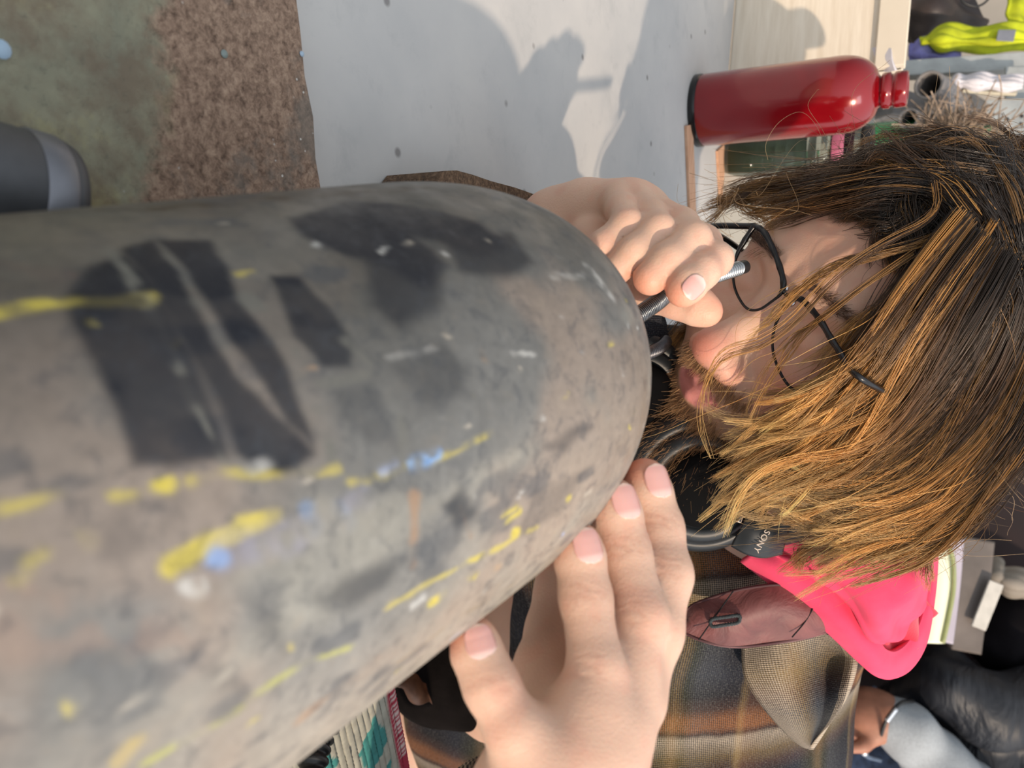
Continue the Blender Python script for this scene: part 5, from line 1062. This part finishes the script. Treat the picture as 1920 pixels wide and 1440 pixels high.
# single locks falling across the face
Lk = [([(1742, 350), (1746, 395), (1715, 425), (1660, 452), (1590, 497), (1540, 537), (1480, 602), (1420, 642), (1365, 655), (1335, 680), (1318, 730), (1320, 790), (1336, 850)], 3, .016, .0008, 7),
      ([(1760, 440), (1700, 465), (1620, 487), (1560, 505), (1490, 550), (1440, 595), (1405, 630)], 4, .010, .0016, 12),
      ([(1700, 480), (1640, 520), (1560, 575), (1500, 620), (1470, 655), (1442, 700), (1400, 775), (1388, 830)], 3, .014, .0010, 8),
      ([(1760, 560), (1670, 600), (1605, 640), (1562, 700), (1530, 745), (1508, 790)], 8, .008, .0028, 14), ([(1760, 500), (1680, 560), (1620, 620), (1580, 680), (1550, 740)], 8, .006, .0028, 14),
      ([(1820, 480), (1760, 540), (1680, 560), (1600, 600), (1540, 660), (1500, 700)], 5, .007, .0022, 10), ([(1850, 420), (1800, 500), (1740, 580), (1690, 660), (1620, 720), (1560, 745)], 6, .012, .0018, 16)]
for g, nl, lay, sp_, per in Lk: sheet_locks(S, [guide(g, lay, .47, .40)]*2, nl, per, 0, sp_, .05, .75, .0002, wave=.003, streak=.5)
# flyaways
for i in range(150):
    k = rsH.choice(3, p=[.5, .42, .08])
    if k == 0: x, y = rsH.uniform(1700, 1900), 0; y = 1000-(x-1740)*.9+rsH.uniform(-15, 10)
    elif k == 1: x = rsH.uniform(1560, 1920); y = 280+rsH.uniform(-8, 12)
    else: x = rsH.uniform(1300, 1600); y = 400-(x-1300)*.35+rsH.uniform(-10, 20)
    c0 = C(x, y, rsH.uniform(.41, .47)); d = rsH.randn(3)*.012*np.array([1, 1, .5]); e = rsH.randn(3)*.010
    pp = cr([c0-d, c0+e, c0+d+rsH.randn(3)*.006, c0+d*1.6-e], 28); S.add(pp, np.tile(np.array([.38, .25, .13])*rsH.uniform(.5, 1.3), (28, 1)), np.full(28, .00009))
for g in ([(1560, 280), (1540, 240), (1515, 200), (1530, 172), (1536, 168)], [(1550, 285), (1530, 235), (1500, 210), (1460, 230), (1436, 270), (1440, 300)], [(1740, 262), (1700, 235), (1680, 222), (1660, 225)]):
    pp = guide(g, 0, .47, .45); S.add(pp, np.tile(np.array([.55, .36, .18]), (28, 1)), np.full(28, .00012))
t = NT('strand'); a_ = t.n('ShaderNodeVertexColor', layer_name='Col'); t.set(color=a_.outputs[0], rough=.38, spec=.55, coat=.12); M_hair = t.m
S.build('hair', M_hair, person); print('HAIR', len(S.P))
# beard, moustache, brows: short strands rooted on the skin
BS = Strands(); idb = np.where(inh & (lm < .2))[0]; q = ph_[idb]
wB = np.clip((-.070-q[:, 1])/.010, 0, 1)*(q[:, 2] > -.055); wM = 1.1*np.exp(-((q[:, 1]+.0555)/.005)**2)*(np.abs(q[:, 0]) < .032)*(q[:, 2] > .0); wSide = .8*((np.abs(q[:, 0]) > .05)*(q[:, 1] < -.03)*(q[:, 2] > -.06))
wE = 1.2*np.exp(-((q[:, 1]-(.021-.1*np.maximum(np.abs(q[:, 0])-.03, 0)))/.003)**2)*(np.abs(q[:, 0]) > .012)*(np.abs(q[:, 0]) < .05)*(q[:, 2] > -.02)
w_ = wB+wM+wSide+wE; pick = rsH.choice(len(idb), 20000, p=w_/w_.sum()); sb = np.linspace(0, 1, 8)
for k in pick:
    vi = idb[k]; n_ = N_[vi]; l = q[k]; isM = wM[k] > .4; isE = wE[k] > .3
    dn_ = HM@nrm([.9*np.sign(l[0])*(.5 if isM else .15), -1, .15]) if not isE else HM@nrm([np.sign(l[0]), .35, 0])
    L = rsH.uniform(.004, .008) if (isM or isE) else rsH.uniform(.006, .014)*(.7+1.1*np.clip((-.078-l[1])/.02, 0, 1))
    d0 = nrm(n_*.6+dn_*.6+rsH.randn(3)*.25); d1 = nrm(dn_+n_*.1+rsH.randn(3)*.35)
    p = V[vi][None]+(sb[:, None]*d0*.6+(sb**2)[:, None]*d1*.5)*L
    c = np.array([.24, .12, .05])*rsH.uniform(.6, 1.5) if rsH.rand() < .45 else np.array([.58, .34, .16])*rsH.uniform(.6, 1.3)
    if isE: c = np.array([.09, .045, .025])
    BS.add(p, np.tile(c, (8, 1)), .00013*(1-.6*sb))
BS.build('beard', M_hair, person)
